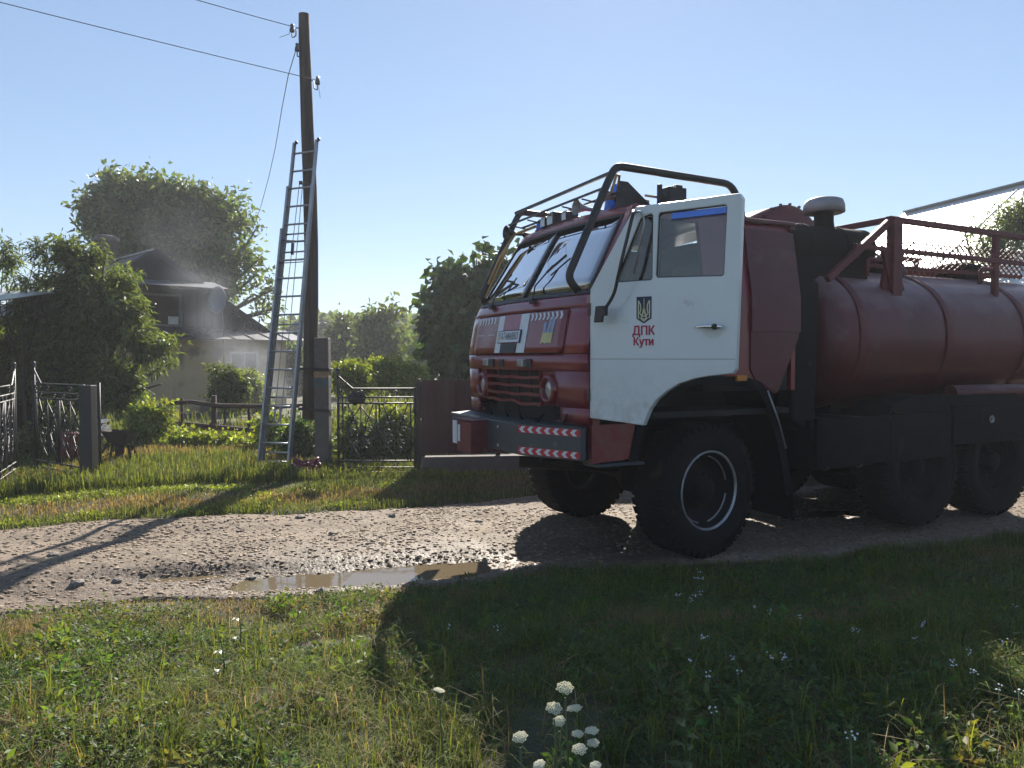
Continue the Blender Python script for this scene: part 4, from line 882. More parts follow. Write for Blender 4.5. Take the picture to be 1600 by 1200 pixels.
# ------------------------------------------------------------------ wrought-iron gates
def gate(a, b, ztop, zhigh, high_end, label, slope=.24):
    """leaf from ground point a to b (x,y); high_end 0/1 says which end has the raised corner"""
    a = Vector((a[0], a[1], gz(*a))); b = Vector((b[0], b[1], gz(*b))); g = empty('iron_gate', a, math.atan2(b.y - a.y, b.x - a.x)); tag(g, label, 'gate', 'wrought-iron gates along the road')
    L_ = (b - a).length; r = .014; zb = .07
    X = (lambda t: t) if high_end == 1 else (lambda t: L_ - t)          # X(L)=high end
    def T(nm, pts, rad=r, n=6): m = MB(); m.tube(pts, rad, n); return m.build(nm, M_iron, g)
    T('stile', [(X(0), 0, zb - .02), (X(0), 0, ztop + .02)], .022); T('stile', [(X(L_), 0, zb - .02), (X(L_), 0, zhigh)], .022); T('stile', [(X(L_ - .07), 0, zb), (X(L_ - .07), 0, ztop - .08)], .012)
    T('top_rail', [(X(0), 0, ztop), (X(L_ - slope), 0, ztop), (X(L_), 0, zhigh - .04)], .016)
    for z in (ztop - .13, ztop - .22, zb + .10, zb): T('rail', [(X(0), 0, z), (X(L_), 0, z)], .013)
    T('slanting_bar', [(X(L_ - slope - .35), 0, ztop), (X(L_ - slope - .55), 0, ztop + .0)], .008)
    m = MB(); m.lathe([(0, .05), (.022, .04), (.032, .01), (.02, -.02), (.03, -.03), (.022, -.05)], (X(L_), 0, zhigh + .04), (0, 0, 1), 14); m.build('finial', M_iron, g)
    z0, z1 = zb + .10, ztop - .22; hm = (z1 - z0)
    for t in (.0, .5): T('bar', [(X(.05 + (L_ - .12) * t + .02), 0, z0), (X(.05 + (L_ - .12) * t + .02), 0, z1)], .013)
    T('bar', [(X(.05 + (L_ - .12) * .5 - .03), 0, z0), (X(.05 + (L_ - .12) * .5 - .03), 0, z1)], .013)
    def scroll(cx, cz, r0, turn, ph, nm='scroll'):
        pts = [(X(cx + (r0 * (1 - .75 * t)) * math.cos(ph + turn * t * 2 * PI * 1.2)), -.004, cz + (r0 * (1 - .75 * t)) * math.sin(ph + turn * t * 2 * PI * 1.2)) for t in np.linspace(0, 1, 14)]
        T(nm, pts, .008, 5)
    for h in (0, 1):
        x0 = .09 + h * (L_ - .12) * .5; w2 = (L_ - .2) * .5 - .06; cx = x0 + w2 / 2
        for sgn in (-1, 1):
            T('lance_bar', [(X(cx + sgn * w2 * .45), 0, z1 - .01), (X(cx + sgn * w2 * .12), 0, z0 + hm * .55)], .010); T('lance_bar', [(X(cx + sgn * w2 * .45), 0, z0 + .01), (X(cx + sgn * w2 * .12), 0, z0 + hm * .45)], .010)
            T('bow_bar', [(X(cx + sgn * w2 * .46 * math.sin(PI * t)), 0, z0 + hm * (.06 + .88 * t)) for t in np.linspace(0, 1, 12)], .009, 5)
            for cz, rr in ((.28, .07), (.72, .07), (.5, .09)): scroll(cx + sgn * w2 * .25, z0 + hm * cz, min(rr, w2 * .3), sgn, .6 + cz * 4)
        T('bar', [(X(cx), 0, z0), (X(cx), 0, z1)], .008)
        for z in (ztop - .065, zb + .05): scroll(cx, z, .05, 1, 0, 'ring')
        for sx_ in (-.18, .18): scroll(cx + sx_ * w2 * 2, ztop - .175, .04, 1, 1, 'ring')
    scroll(L_ - slope * .42, ztop + .06, .05, 1, 2); scroll(L_ - .06, ztop - .06, .05, -1, 1)
    return g
gate((-6.17, 11.12), (-7.45, 12.05), 1.36, 1.62, 1, 'open black wrought-iron gate leaf hinged on the dark steel post by the yard entrance')
gate((-7.02, 10.45), (-7.66, 11.9), 1.36, 1.62, 1, 'black wrought-iron gate leaf seen almost edge-on, leftmost of the gates')
ga, gb = pxw(529, 735, 11.75), pxw(649, 737, 11.75)
gate((gb.x, 11.75), (ga.x, 11.75), 1.27, 1.50, 1, 'closed black wrought-iron gate between the concrete stub and the maroon fence', .22)
def post(px0, px1, ytop, Y, label, mm=M_iron, name='gate_post'):
    a, b = pxw(px0, ytop, Y), pxw(px1, ytop, Y); m = MB(); hw = (b.x - a.x) / 2; c = (a.x + b.x) / 2; h = a.z
    m.box((-hw, -hw, -.2), (hw, hw, h)); o = m.build(name, mm, None, bevel=.008); o.location = (c, Y, 0); tag(o, label, 'gate post'); return o
gp = post(127, 146, 602, 11.05, 'square black steel gate post left of the small brazier', M_black)
m = MB(); m.tube([(.13, .05, 0), (.13, .05, 1.45)], .022, 8); o = m.build('side_tube', M_iron, gp)
post(651, 657, 592, 11.78, 'thin dark post at the left end of the maroon fence')
m = MB()                                                        # dark bag on the closed gate
bm = bmesh.new(); bmesh.ops.create_icosphere(bm, subdivisions=3, radius=1)
for v in bm.verts:
    k = 1 + .35 * mnoise.noise(v.co * 2.1 + Vector((3, 1, 0))); v.co = Vector((v.co.x * .14 * k, v.co.y * .08 * k, v.co.z * .10 * k))
me = bpy.data.meshes.new('rolled_jacket'); bm.to_mesh(me); bm.free(); me.materials.append(M_dark); o = bpy.data.objects.new('rolled_jacket', me); C.objects.link(o); o.location = pxw(557, 622, 11.68)
tag(o, 'black crumpled cloth lying on top of the closed iron gate', 'cloth')

# ------------------------------------------------------------------ maroon sheet fence on a concrete plinth, kerbs
fA, fB = Vector((-1.38, 11.80, 0)), Vector((9.5, 13.2, 0)); fd = (fB - fA); FL = fd.length; fd.normalize(); fn = Vector((fd.y, -fd.x, 0))
fence = empty('metal_fence', fA); tag(fence, 'dark maroon sheet metal fence on a low concrete plinth behind the truck', 'fence')
m = MB(); m.prism([(0, -.2), (FL, -.2), (FL, .30), (0, .30)], (0, 0, 0), fd, (0, 0, 1), fn, -.1, .1); m.build('plinth', M_conc, fence, bevel=.012)
k = 0; t = 0
while t < FL - .2:
    wd_ = 1.15; m = MB(); n_ = 14; V = []
    for i in range(n_ + 1):
        x = t + wd_ * i / n_; off = .035 + (.018 if i % 4 in (1, 2) else 0)
        for z in (.345 + .006 * math.sin(t * 3), 1.47 + .004 * math.sin(t * 9)):
            for o2 in (0, .002): V.append(fd * x + fn * (off + o2) + Vector((0, 0, z)))
    F = []
    for i in range(n_):
        a = i * 4; b = a + 4; F += [(a + 1, b + 1, b + 3, a + 3), (a, a + 2, b + 2, b), (a + 2, a + 3, b + 3, b + 2), (a, b, b + 1, a + 1)]
    m.add(V, F); m.build('metal_sheet', M_fence, fence)
    m = MB(); m.obox(fd * (t + .02) + Vector((0, 0, .85)), fd * .03, fn * .03, Vector((0, 0, .60))); m.build('fence_post', M_fence, fence)
    t += wd_ + .003
for z in (.55, 1.25): m = MB(); m.bar(fd * 0 + Vector((0, 0, z)), fd * FL + Vector((0, 0, z)), .04, .03); m.build('cross_rail', M_fence, fence)
def kerb(a, b, wdt, h0, h1, mm, label, name='kerb', cat=None):
    a = Vector((a[0], a[1], 0)); b = Vector((b[0], b[1], 0)); d = (b - a).normalized(); n_ = Vector((-d.y, d.x, 0)); m = MB(); L_ = (b - a).length
    m.prism([(0, h0), (L_, h0), (L_, h1), (0, h1)], (0, 0, 0), d, (0, 0, 1), n_, -wdt / 2, wdt / 2); o = m.build(name, mm, None, bevel=.008); o.location = a
    tag(o, label, cat, kind=None if cat else 'structure')
kerb((-1.36, 11.55), (3.6, 12.05), .16, -.15, .065, M_conc, 'low pale concrete kerb in front of the fence plinth')
kerb((3.62, 11.0), (9, 12.35), .2, -.15, .13, M_stripe2 if 'M_stripe2' in globals() else mat('pale_concrete', (.42, .40, .36), .85, 0, .2, 5, .2, 50), 'pale kerb seen under the truck between its wheels')
kerb((-4.9, 11.15), (-3.3, 11.35), .07, -.1, .10, M_wood, 'thin grey strip lying in the grass by the ladder', 'edging_strip', 'board')  # thin raised strip along the dark line beside the ladder foot
kerb((-2.1, 11.5), (-1.45, 11.53), .06, -.02, .11, mat('yellow_board', (.48, .34, .13), .8, 0, .2, 6), 'yellowish board in the grass before the closed gate', 'edging_strip', 'board')

# ------------------------------------------------------------------ small yard things
y0 = pxw(190, 728, 12.95)
br = empty('brazier', (y0.x, 12.95, gz(y0.x, 12.95))); tag(br, 'rusty iron brazier with a shallow square bowl on splayed legs in the yard', 'brazier')
M_rust = mat('rusty_iron', (.035, .024, .02), .8, .2, .4, 8, .2, 40)
m = MB(); m.add([(-.26, -.18, .55), (.20, -.18, .50), (.20, .18, .50), (-.26, .18, .55), (-.17, -.10, .34), (.10, -.10, .32), (.10, .10, .32), (-.17, .10, .34)], [(0, 1, 5, 4), (1, 2, 6, 5), (2, 3, 7, 6), (3, 0, 4, 7), (4, 5, 6, 7)]); m.add([(-.24, -.16, .545), (.18, -.16, .495), (.18, .16, .495), (-.24, .16, .545), (-.16, -.09, .36), (.09, -.09, .34), (.09, .09, .34), (-.16, .09, .36)], [(0, 4, 5, 1), (1, 5, 6, 2), (2, 6, 7, 3), (3, 7, 4, 0), (7, 6, 5, 4)]); m.build('bowl', M_rust, br)
m = MB(); m.tube([(-.03, 0, .34), (-.04, 0, .0)], .075, 10); m.build('pedestal', M_rust, br)
for a, b in (((-.20, -.05, .33), (-.38, -.12, 0)), ((.13, -.05, .33), (.22, -.12, 0)), ((.10, .08, .33), (.20, .18, 0)), ((-.18, .08, .33), (-.3, .2, 0))): m = MB(); m.bar(a, b, .04, .03); m.build('leg', M_rust, br)
m = MB(); m.bar((-.36, -.12, .05), (-.04, 0, .24), .025, .02); m.bar((.21, -.12, .03), (-.03, 0, .16), .025, .02); m.bar((-.22, -.08, .31), (.17, -.08, .31), .03, .02); m.build('cross_bar', M_rust, br)
y0 = pxw(152, 690, 13.6); bx = empty('slatted_box', (y0.x, 13.6, .05)); tag(bx, 'small white slatted box on thin legs just right of the gate post', 'box')
M_wbox = mat('whitewashed_wood', (.45, .46, .46), .7, 0, .2, 6)
for z in (.40, .50, .62): m = MB(); m.box((-.15, -.15, z), (.15, .15, z + (.05 if z > .6 else .07))); m.build('slat', M_wbox, bx)
for x in (-.13, .11):
    for y in (-.12, .12): m = MB(); m.box((x, y, 0), (x + .025, y + .025, .62)); m.build('leg', M_rust, bx)
y0 = pxw(113, 716, 13.0); m = MB(); m.lathe([(0, 0), (.17, 0), (.18, .02), (.175, .22), (.183, .24), (.175, .26), (.175, .45), (.183, .47), (.17, .50), (0, .5)], (0, 0, 0), (0, 0, 1), 24); o = m.build('steel_drum', mat('dark_red_drum', (.16, .02, .02), .5, 0, .3, 5, patch=((.08, .04, .03), 6, .55))); o.location = (y0.x, 13.0, .05); tag(o, 'dark red steel drum standing behind the open gate leaf', 'drum')
# red hose bundle at the ladder foot
y0 = pxw(478, 749, 11.55); hb = empty('hose_bundle', (y0.x, 11.55, gz(y0.x, 11.55))); tag(hb, 'crumpled dark red fire hose bundle with pale straps in the grass at the ladder foot', 'hose')
m = MB(); r_ = random.Random(3)
for k in range(7):
    ph = r_.random() * 6; a = .09 + .06 * r_.random(); m.tube([(a * 1.5 * math.cos(t + ph), a * math.sin(t + ph), .05 + .028 * k + .04 * math.sin(2 * t + ph)) for t in np.linspace(0, 5.2, 16)], .024, 7)
m.build('hose_loops', mat('dark_red_hose', (.15, .012, .03), .6, 0, .3, 8), hb)
m = MB(); m.bar((-.16, -.12, .20), (.02, -.17, .06), .02, .008); m.build('strap', M_stripe, hb); m = MB(); m.bar((.02, -.17, .06), (.14, -.13, .10), .02, .008); m.build('strap', M_stripe, hb); m = MB(); m.bar((-.02, -.12, .20), (.14, -.10, .18), .018, .008); m.build('strap', M_stripe, hb)

# rustic pole fence before the house
rf = empty('rustic_fence', (-7.6, 16.4, 0)); tag(rf, 'rough brown two-rail wooden fence in front of the burnt house', 'fence')
M_rw = mat('brown_log_wood', (.07, .035, .025), .85, 0, .3, 6, .4, 30)
q3 = lambda px, py: pxw(px, py, 16.4) - rf.location
for px, yt in ((243, 650), (283, 622), (333, 618), (388, 634), (455, 640)): m = MB(); a = q3(px, yt); m.tube([(a.x, 0, -.1), (a.x + .01, 0, a.z)], .055 if px in (333, 243) else .03, 9); m.build('fence_post', M_rw, rf)
for pts in (((228, 632), (300, 628), (345, 634), (430, 635), (480, 633)), ((238, 660), (300, 663), (350, 668), (430, 676), (480, 678))): m = MB(); m.tube([q3(*p) + Vector((0, -.06, 0)) for p in pts], [.05, .045, .05, .05, .045], 8); m.build('rail', M_rw, rf)

# ------------------------------------------------------------------ burnt house
hs = empty('burnt_house', (-10.75, 24, 0), R(45)); tag(hs, 'old beige plastered house with burnt smoking attic and grey metal roof behind the trees', 'house')
# local: x along the gable (to the right), y back, z up
HR = 5.2; HE = 2.40; HW = 4.1; SL = (HR - 2.47) / 4.3; Lh = 10
def hp(nm, mb, mm, par=None, bevel=0): return mb.build(nm, mm, par or hs, bevel)
m = MB(); m.box((-HW, 0, -.3), (HW, .3, HE)); m.box((HW - .3, .3, -.3), (HW, Lh, HE)); m.box((-HW, .3, -.3), (-HW + .3, Lh, HE)); hp('wall', m, M_plast)
# gable boards
nb = 34
for i in range(nb):
    x0 = -4.0 + 8.0 * i / nb; x1 = x0 + 8.0 / nb - .012; zt = min(HR - SL * max(abs(x0), abs(x1)) - .06, 4.05)
    if zt < 2.62: continue
    segs = [(2.55, zt)]
    if -.45 < x0 < .85: segs = [(2.55, 2.85), (3.85, zt)]
    for za, zb_ in segs:
        if zb_ - za > .05: m = MB(); m.box((x0, .9 + .01 * (i % 3), za), (x1, .93 + .01 * (i % 3), zb_)); hp('board', m, M_char)
m = MB(); m.box((-3.9, 1.6, 2.5), (3.9, 1.65, 4.0)); m.v = [(x, y, min(z, HR - SL * abs(x) - .15)) for x, y, z in m.v]
m = MB(); m.prism([(-3.9, 2.45), (3.9, 2.45), (0, 5.0)], (0, 0, 0), (1, 0, 0), (0, 0, 1), (0, 1, 0), 2.6, 2.64); hp('inner_partition', m, M_char)
m = MB(); m.box((.80, .86, 2.85), (.90, .95, 3.85)); m.box((-.45, .86, 3.80), (.9, .95, 3.87)); m.box((-.45, .86, 2.82), (.9, .95, 2.90)); wf = hp('window_frame', m, mat('scorched_frame', (.14, .13, .12), .8, 0, .3, 8)); m = MB(); m.box((.45, .89, 2.9), (.78, .895, 3.15)); hp('pane', m, mat('light_patch', (.5, .5, .45), .6), wf)  # pale slab painted in for the light patch seen through the attic opening
# skirt roof under the gable: sheets, the left ones burnt
for i in range(14):
    x0 = -4.5 + 9.1 * i / 14; x1 = x0 + 9.1 / 14 - .01; burnt = x0 < .9; dz = .0 if not burnt else .03 * math.sin(i * 2.3)
    m = MB(); V = [(x0, -.55, HE + .02 + dz), (x1, -.55, HE + .02 + dz * .5), (x1, .95, 2.80), (x0, .95, 2.80)]; m.add(V + [(a, b, c - .02) for a, b, c in V], [(0, 1, 2, 3), (7, 6, 5, 4), (0, 4, 5, 1), (1, 5, 6, 2), (3, 2, 6, 7), (0, 3, 7, 4)]); m.bar((x0, -.55, HE + .04 + dz), (x0, .95, 2.82), .03, .03); hp('roof_sheet', m, M_roofd if burnt else M_roofm)
# debris on the skirt
m = MB(); r_ = random.Random(5)
for k in range(90):
    x = r_.uniform(-3.5, 1.4); y = r_.uniform(-.5, .8); z = HE + .05 + (y + .55) / 1.5 * .38; s = r_.uniform(.03, .13); m.obox((x, y, z + s * .3), (s * r_.uniform(.5, 1.6), s * r_.uniform(-.4, .4), 0), (0, s * .5, s * r_.uniform(-.3, .3)), (0, 0, s * .25))
o = hp('roof_debris', m, M_char); o['kind'] = 'stuff'
# upper pent strip and dark peak
for i in range(6):
    x0 = -1.95 + 3.95 * i / 6; x1 = x0 + 3.95 / 6 - .01; m = MB(); V = [(x0, -.15 + .03 * (i % 2), 4.06), (x1, -.15, 4.06), (x1, .95, 4.34), (x0, .95, 4.34)]; m.add(V + [(a, b, c - .02) for a, b, c in V], [(0, 1, 2, 3), (7, 6, 5, 4), (0, 4, 5, 1), (1, 5, 6, 2), (3, 2, 6, 7), (0, 3, 7, 4)]); hp('roof_sheet', m, M_roofm)
m = MB(); m.prism([(-1.5, 4.2), (1.5, 4.2), (0, 5.12)], (0, 0, 0), (1, 0, 0), (0, 0, 1), (0, 1, 0), .7, .74); hp('gable_peak', m, M_char)
# main roof slopes in long sheets
for s in (-1, 1):
    for i in range(16):
        ya = .55 + (Lh - .2) * i / 16; yb = ya + (Lh - .2) / 16 - .008
        up = i < 16; xe = 4.35; ze = HR - SL * xe
        m = MB(); ya0 = ya; V = [(0, ya0, HR), (s * xe, ya0 + (.25 if i == 0 else 0), ze), (s * xe, yb, ze), (0, yb, HR)]; m.add(V + [(a, b, c - .03) for a, b, c in V], [(0, 1, 2, 3) if s < 0 else (3, 2, 1, 0), (4, 5, 6, 7), (0, 4, 5, 1), (1, 5, 6, 2), (3, 2, 6, 7), (0, 3, 7, 4)]); m.bar((0, ya + .02, HR + .02), (s * xe, ya + .02 + (.25 if i == 0 else 0), ze + .02), .035, .035)
        hp('roof_sheet', m, M_roofm if i % 5 else M_roofd)
m = MB(); m.bar((0, .55, HR + .03), (0, Lh, HR + .03), .12, .05); hp('ridge_cap', m, M_roofm)
m = MB(); m.bar((0, .60, HR - .12), (4.3, .60, 2.38), .05, .16); m.bar((0, .60, HR - .12), (-4.3, .60, 2.38), .05, .16); hp('barge_board', m, M_char)
c = Matrix.Rotation(-R(45), 4, 'Z') @ (pxw(166, 400, 27.2) - Vector((-10.75, 24, 0)))
m = MB(); m.lathe([(.36, -2.2), (.36, .42), (.42, .45), (.43, .52), (.40, .62), (.30, .70), (0, .72)], (c.x, c.y, c.z), (0, 0, 1), 20); hp('chimney', m, mat('sooty_brick', (.14, .11, .10), .9, 0, .4, 6, .4, 12))
# window in the front wall
wn_ = MB()
for a, b in (((2.05, 1.95), (3.05, 2.02)), ((2.05, .9), (3.05, .97)), ((2.05, .97), (2.12, 1.95)), ((2.98, .97), (3.05, 1.95)), ((2.52, .97), (2.58, 1.95))): wn_.box((a[0], -.04, a[1]), (b[0], .02, b[1]))
wf = hp('window', wn_, mat('white_window_paint', (.5, .5, .5), .5, 0, .1, 5)); m = MB(); m.box((2.12, -.02, .97), (2.98, -.012, 1.95)); hp('pane', m, M_glass, wf)
m = MB(); m.box((2.12, .005, .97), (2.98, -.005, 1.95)); hp('pane_backing', m, M_dark, wf)
# satellite dish on its mast
dp = pxw(342, 470, 25.0); ds = empty('satellite_dish', (dp.x, 25.0, 0)); tag(ds, 'pale grey satellite dish on a tall thin mast against the smoky gable', 'satellite dish')
m = MB(); ax = Vector((-.30, -1, .12)); m.lathe([(0.0, .0), (.12, .012), (.24, .05), (.34, .10), (.38, .125), (.38, .115), (.24, .035), (0, -.012)], (0, 0, dp.z), ax, 28); m.v = [(x * .9, y, dp.z + (z - dp.z) * 1.18) for x, y, z in m.v]; m.build('dish', mat('pale_dish', (.22, .23, .25), .6, 0, .1, 4), ds)
m = MB(); m.tube([(.12, .08, -.1), (.08, .08, dp.z - .7), (.03, .05, dp.z - .2)], .02, 8); m.build('mast', M_iron, ds)
m = MB(); m.tube([(.0, .0, dp.z - .42), (-.10, -.45, dp.z - .25), (-.13, -.48, dp.z - .05)], .012, 5); m.build('feed_arm', M_iron, ds)

# shed with canopy at the far left
sh = empty('garden_shed', (-10.4, 14.6, 0)); tag(sh, 'low grey shed with a small window at the left edge behind the gates', 'shed')
m = MB(); m.box((-3, 0, -.2), (.62, .15, .85)); m.build('wall', M_conc, sh, bevel=.01)
m = MB(); m.box((-3, .05, .85), (-.6, .12, 2.75)); m.box((-.6, .05, .85), (.55, .12, 1.05)); m.box((-.6, .05, 1.75), (.62, .12, 2.75)); m.box((.42, .05, 1.05), (.62, .12, 1.75)); m.build('wall', M_plast, sh)
m = MB(); m.box((-.03, .03, 1.05), (.02, .13, 1.75)); m.box((-.6, .03, 1.05), (.42, .13, 1.09)); wf = m.build('window_frame', M_wbox, sh); m = MB(); m.box((-.6, .08, 1.09), (.42, .085, 1.75)); m.build('pane', M_glass, wf)
m = MB(); m.box((-3, .125, .9), (.55, 2.0, .95)); m.box((-3, 2, 0), (.6, 2.1, 2.7)); m.build('back_wall', M_dark, sh)
cz = pxw(40, 474, 13.4).z
m = MB(); V = []; nc = 60
for i in range(nc + 1):
    x = -3.2 + 4.45 * i / nc
    for y in (-1.25, 1.9): V.append((x, y, cz + .018 * math.sin(i * 1.6) + (y + 1.25) * .17 - (.05 * (x - .9) if x > .9 else 0)))
V2 = [(a, b, c - .012) for a, b, c in V]; k = len(V); F = []
for i in range(nc): F += [(2 * i, 2 * i + 2, 2 * i + 3, 2 * i + 1), (k + 2 * i, k + 2 * i + 1, k + 2 * i + 3, k + 2 * i + 2), (2 * i, k + 2 * i, k + 2 * i + 2, 2 * i + 2)]
m.add(V + V2, F); m.build('corrugated_roof', M_bright, sh)
m = MB(); m.box((-3.1, -1.1, cz - .22), (.45, -1.05, cz - .03)); m.build('fascia', M_redd, sh)

# neighbouring house with the dazzling roof on the right
nh = empty('neighbour_house', (11.1, 22.0, 0), 0); tag(nh, 'neighbouring house whose smooth metal roof glares in the sun behind the tanker', 'house')
d1 = Vector((.24, -.97, 0)).normalized(); d2 = Vector((-.971, -.24, 0)); zr = 5.9; pit = .83
for i in range(7):
    a = d1 * (i * 1.9) + Vector((0, 0, zr)); b = d1 * (i * 1.9 + 1.885) + Vector((0, 0, zr)); w3 = d2 * 3.3 + Vector((0, 0, -3.3 * pit)); m = MB()
    V = [a, b, b + w3, a + w3]; nn_ = Vector((0, 0, -.03)); m.add(V + [v + nn_ for v in V], [(0, 3, 2, 1), (4, 5, 6, 7), (0, 1, 5, 4), (1, 2, 6, 5), (2, 3, 7, 6), (3, 0, 4, 7)]); m.bar(a + Vector((0, 0, .01)), a + w3 + Vector((0, 0, .01)), .015, .012); m.build('roof_sheet', M_bright, nh)
    w4 = -d2 * 3.3 + Vector((0, 0, -3.3 * pit)); m = MB(); V = [a, b, b + w4, a + w4]; m.add(V + [v + nn_ for v in V], [(0, 1, 2, 3), (7, 6, 5, 4), (0, 4, 5, 1), (1, 5, 6, 2), (2, 6, 7, 3), (3, 7, 4, 0)]); m.build('roof_sheet', M_bright, nh)
m = MB(); m.bar(Vector((0, 0, zr + .03)), d1 * 13.3 + Vector((0, 0, zr + .03)), .14, .05); m.build('ridge_cap', M_roofm, nh)
m = MB(); m.prism([(-3.0, -.2), (3.0, -.2), (3.0, 2.95), (0, 5.8), (-3.0, 2.95)], d1 * .3, -d2, (0, 0, 1), d1, 0, .25); m.prism([(-3.0, -.2), (3.0, -.2), (3.0, 2.95), (0, 5.8), (-3.0, 2.95)], d1 * 12.6, -d2, (0, 0, 1), d1, 0, .25); m.prism([(.3, -.2), (12.6, -.2), (12.6, 2.9), (.3, 2.9)], (0, 0, 0), d1, (0, 0, 1), d2, 2.8, 3.0); m.build('wall', M_plast, nh)

# ------------------------------------------------------------------ vegetation
M_leafA = mat('walnut_leaves', (0.133, 0.196, 0.071), .5, 0, .35, .7, attr=True, trans=.42)
M_leafB = mat('peach_leaves', (0.120, 0.170, 0.055), .5, 0, .35, 1.2, attr=True, trans=.48)
M_leafC = mat('hazy_tree_leaves', (0.130, 0.185, 0.084), .6, 0, .35, .6, attr=True, trans=.48)
M_leafD = mat('dark_heart_leaves', (0.058, 0.111, 0.029), .55, 0, .3, 2, attr=True, trans=.30)
M_leafE = mat('bright_shrub_leaves', (.24, .31, .05), .5, 0, .35, 1.5, attr=True, trans=.45)
M_grass = mat('grass_blades', (1, 1, 1), .75, 0, .12, 2, attr=True, trans=.42, spec=.15)

def leaves_np(C_, D_, L_, Wr, r, fold=.18, droop=0.0, col=(.65, 1.25)):
    """C_ (n,3) bases, D_ (n,3) directions, L_ (n,) lengths -> 4-vertex folded leaves"""
    n = len(C_); D_ = D_ / np.linalg.norm(D_, axis=1, keepdims=True); q = r.normal(size=(n, 3)); q[:, 2] += .6
    S = np.cross(D_, q); S /= np.linalg.norm(S, axis=1, keepdims=True) + 1e-9; N_ = np.cross(S, D_)
    L1 = L_[:, None]; tip = C_ + D_ * L1 - np.array([0, 0, 1]) * droop * L1; mid = C_ + D_ * L1 * .45
    Lf = mid + S * L1 * Wr * .5 + N_ * L1 * fold * Wr; Rt = mid - S * L1 * Wr * .5 + N_ * L1 * fold * Wr
    V = np.stack([C_, Rt, tip, Lf], 1).reshape(-1, 3); b = np.arange(n)[:, None] * 4
    F = np.concatenate([b + np.array([[0, 1, 2]]), b + np.array([[0, 2, 3]])], 0)
    g = r.uniform(*col, (n, 1)) * np.array([1, 1, 1]) * (1 + r.uniform(-.12, .12, (n, 3))); return V, F, np.repeat(g, 4, 0)

def crown_points(spheres, Y, depth, n, per, spread, r, twig, shell=.55, cut=.42, seed=1):
    """spheres in photo pixels at distance Y: clump centres, leaves strung along twigs"""
    S = []
    for q in spheres:
        px, py, rr = q[:3]; dY = q[3] if len(q) > 3 else 0.0; c = pxw(px, py, Y + dY); S.append((c.x, c.y, c.z, max(rr * (Y + dY) / 1210 - twig * .5, rr * (Y + dY) / 1210 * .45)))
    S = np.array(S); S0 = S; wts = S[:, 3] ** 2; wts = wts / wts.sum(); ns = int(max(10, len(S) * 7)); si = r.choice(len(S), ns, p=wts)
    d = r.normal(size=(ns, 3)); d /= np.linalg.norm(d, axis=1, keepdims=True)
    sub = S[si, :3] + d * (r.uniform(shell, .86, ns) * S[si, 3])[:, None] * np.array([1, depth, 1]); sr = S[si, 3] * r.uniform(.10, .27, ns)
    core = r.random(ns) < .22; sub[core] = S[si[core], :3] + (sub[core] - S[si[core], :3]) * .35
    ci = r.choice(ns, n, p=(sr ** 1.9) / (sr ** 1.9).sum()); d2 = r.normal(size=(n, 3)); d2 /= np.linalg.norm(d2, axis=1, keepdims=True)
    P = sub[ci] + d2 * (sr[ci] * r.random(n) ** .45)[:, None] * np.array([1.15, 1, .8]); P[:, 2] = np.maximum(P[:, 2], .1)
    stray = r.random(n) < .008; P[stray] += d2[stray] * sr[ci][stray][:, None] * .8
    d = (P - S[si[ci], :3]); d /= np.linalg.norm(d, axis=1, keepdims=True) + 1e-6
    tw = d * np.array([1, 1, .8]) + r.normal(size=(n, 3)) * .6; tw[:, 2] += .15; tw /= np.linalg.norm(tw, axis=1, keepdims=True)
    hole = nz2(P[:, 0] + .25 * P[:, 1] + seed, P[:, 2] * 1.15 + .15 * P[:, 1], 1.25 / max(.35, S[:, 3].mean()), seed) + .25 * nz2(P[:, 0] - .3 * P[:, 1], P[:, 2], 3.2 / max(.35, S[:, 3].mean()), seed + 3)
    kk = hole > cut * .95 + .08 * (r.random(n) - .5); P, d, tw = P[kk], d[kk], tw[kk]; n = len(P)
    t = r.random((n, per)) ; base = P[:, None] + tw[:, None] * (t * twig)[..., None] + r.normal(size=(n, per, 3)) * spread
    ld = tw[:, None] * .7 + r.normal(size=(n, per, 3)) * .8
    shade = r.uniform(.6, 1.4, n); return base.reshape(-1, 3), ld.reshape(-1, 3), np.repeat(shade, per), S, P, tw

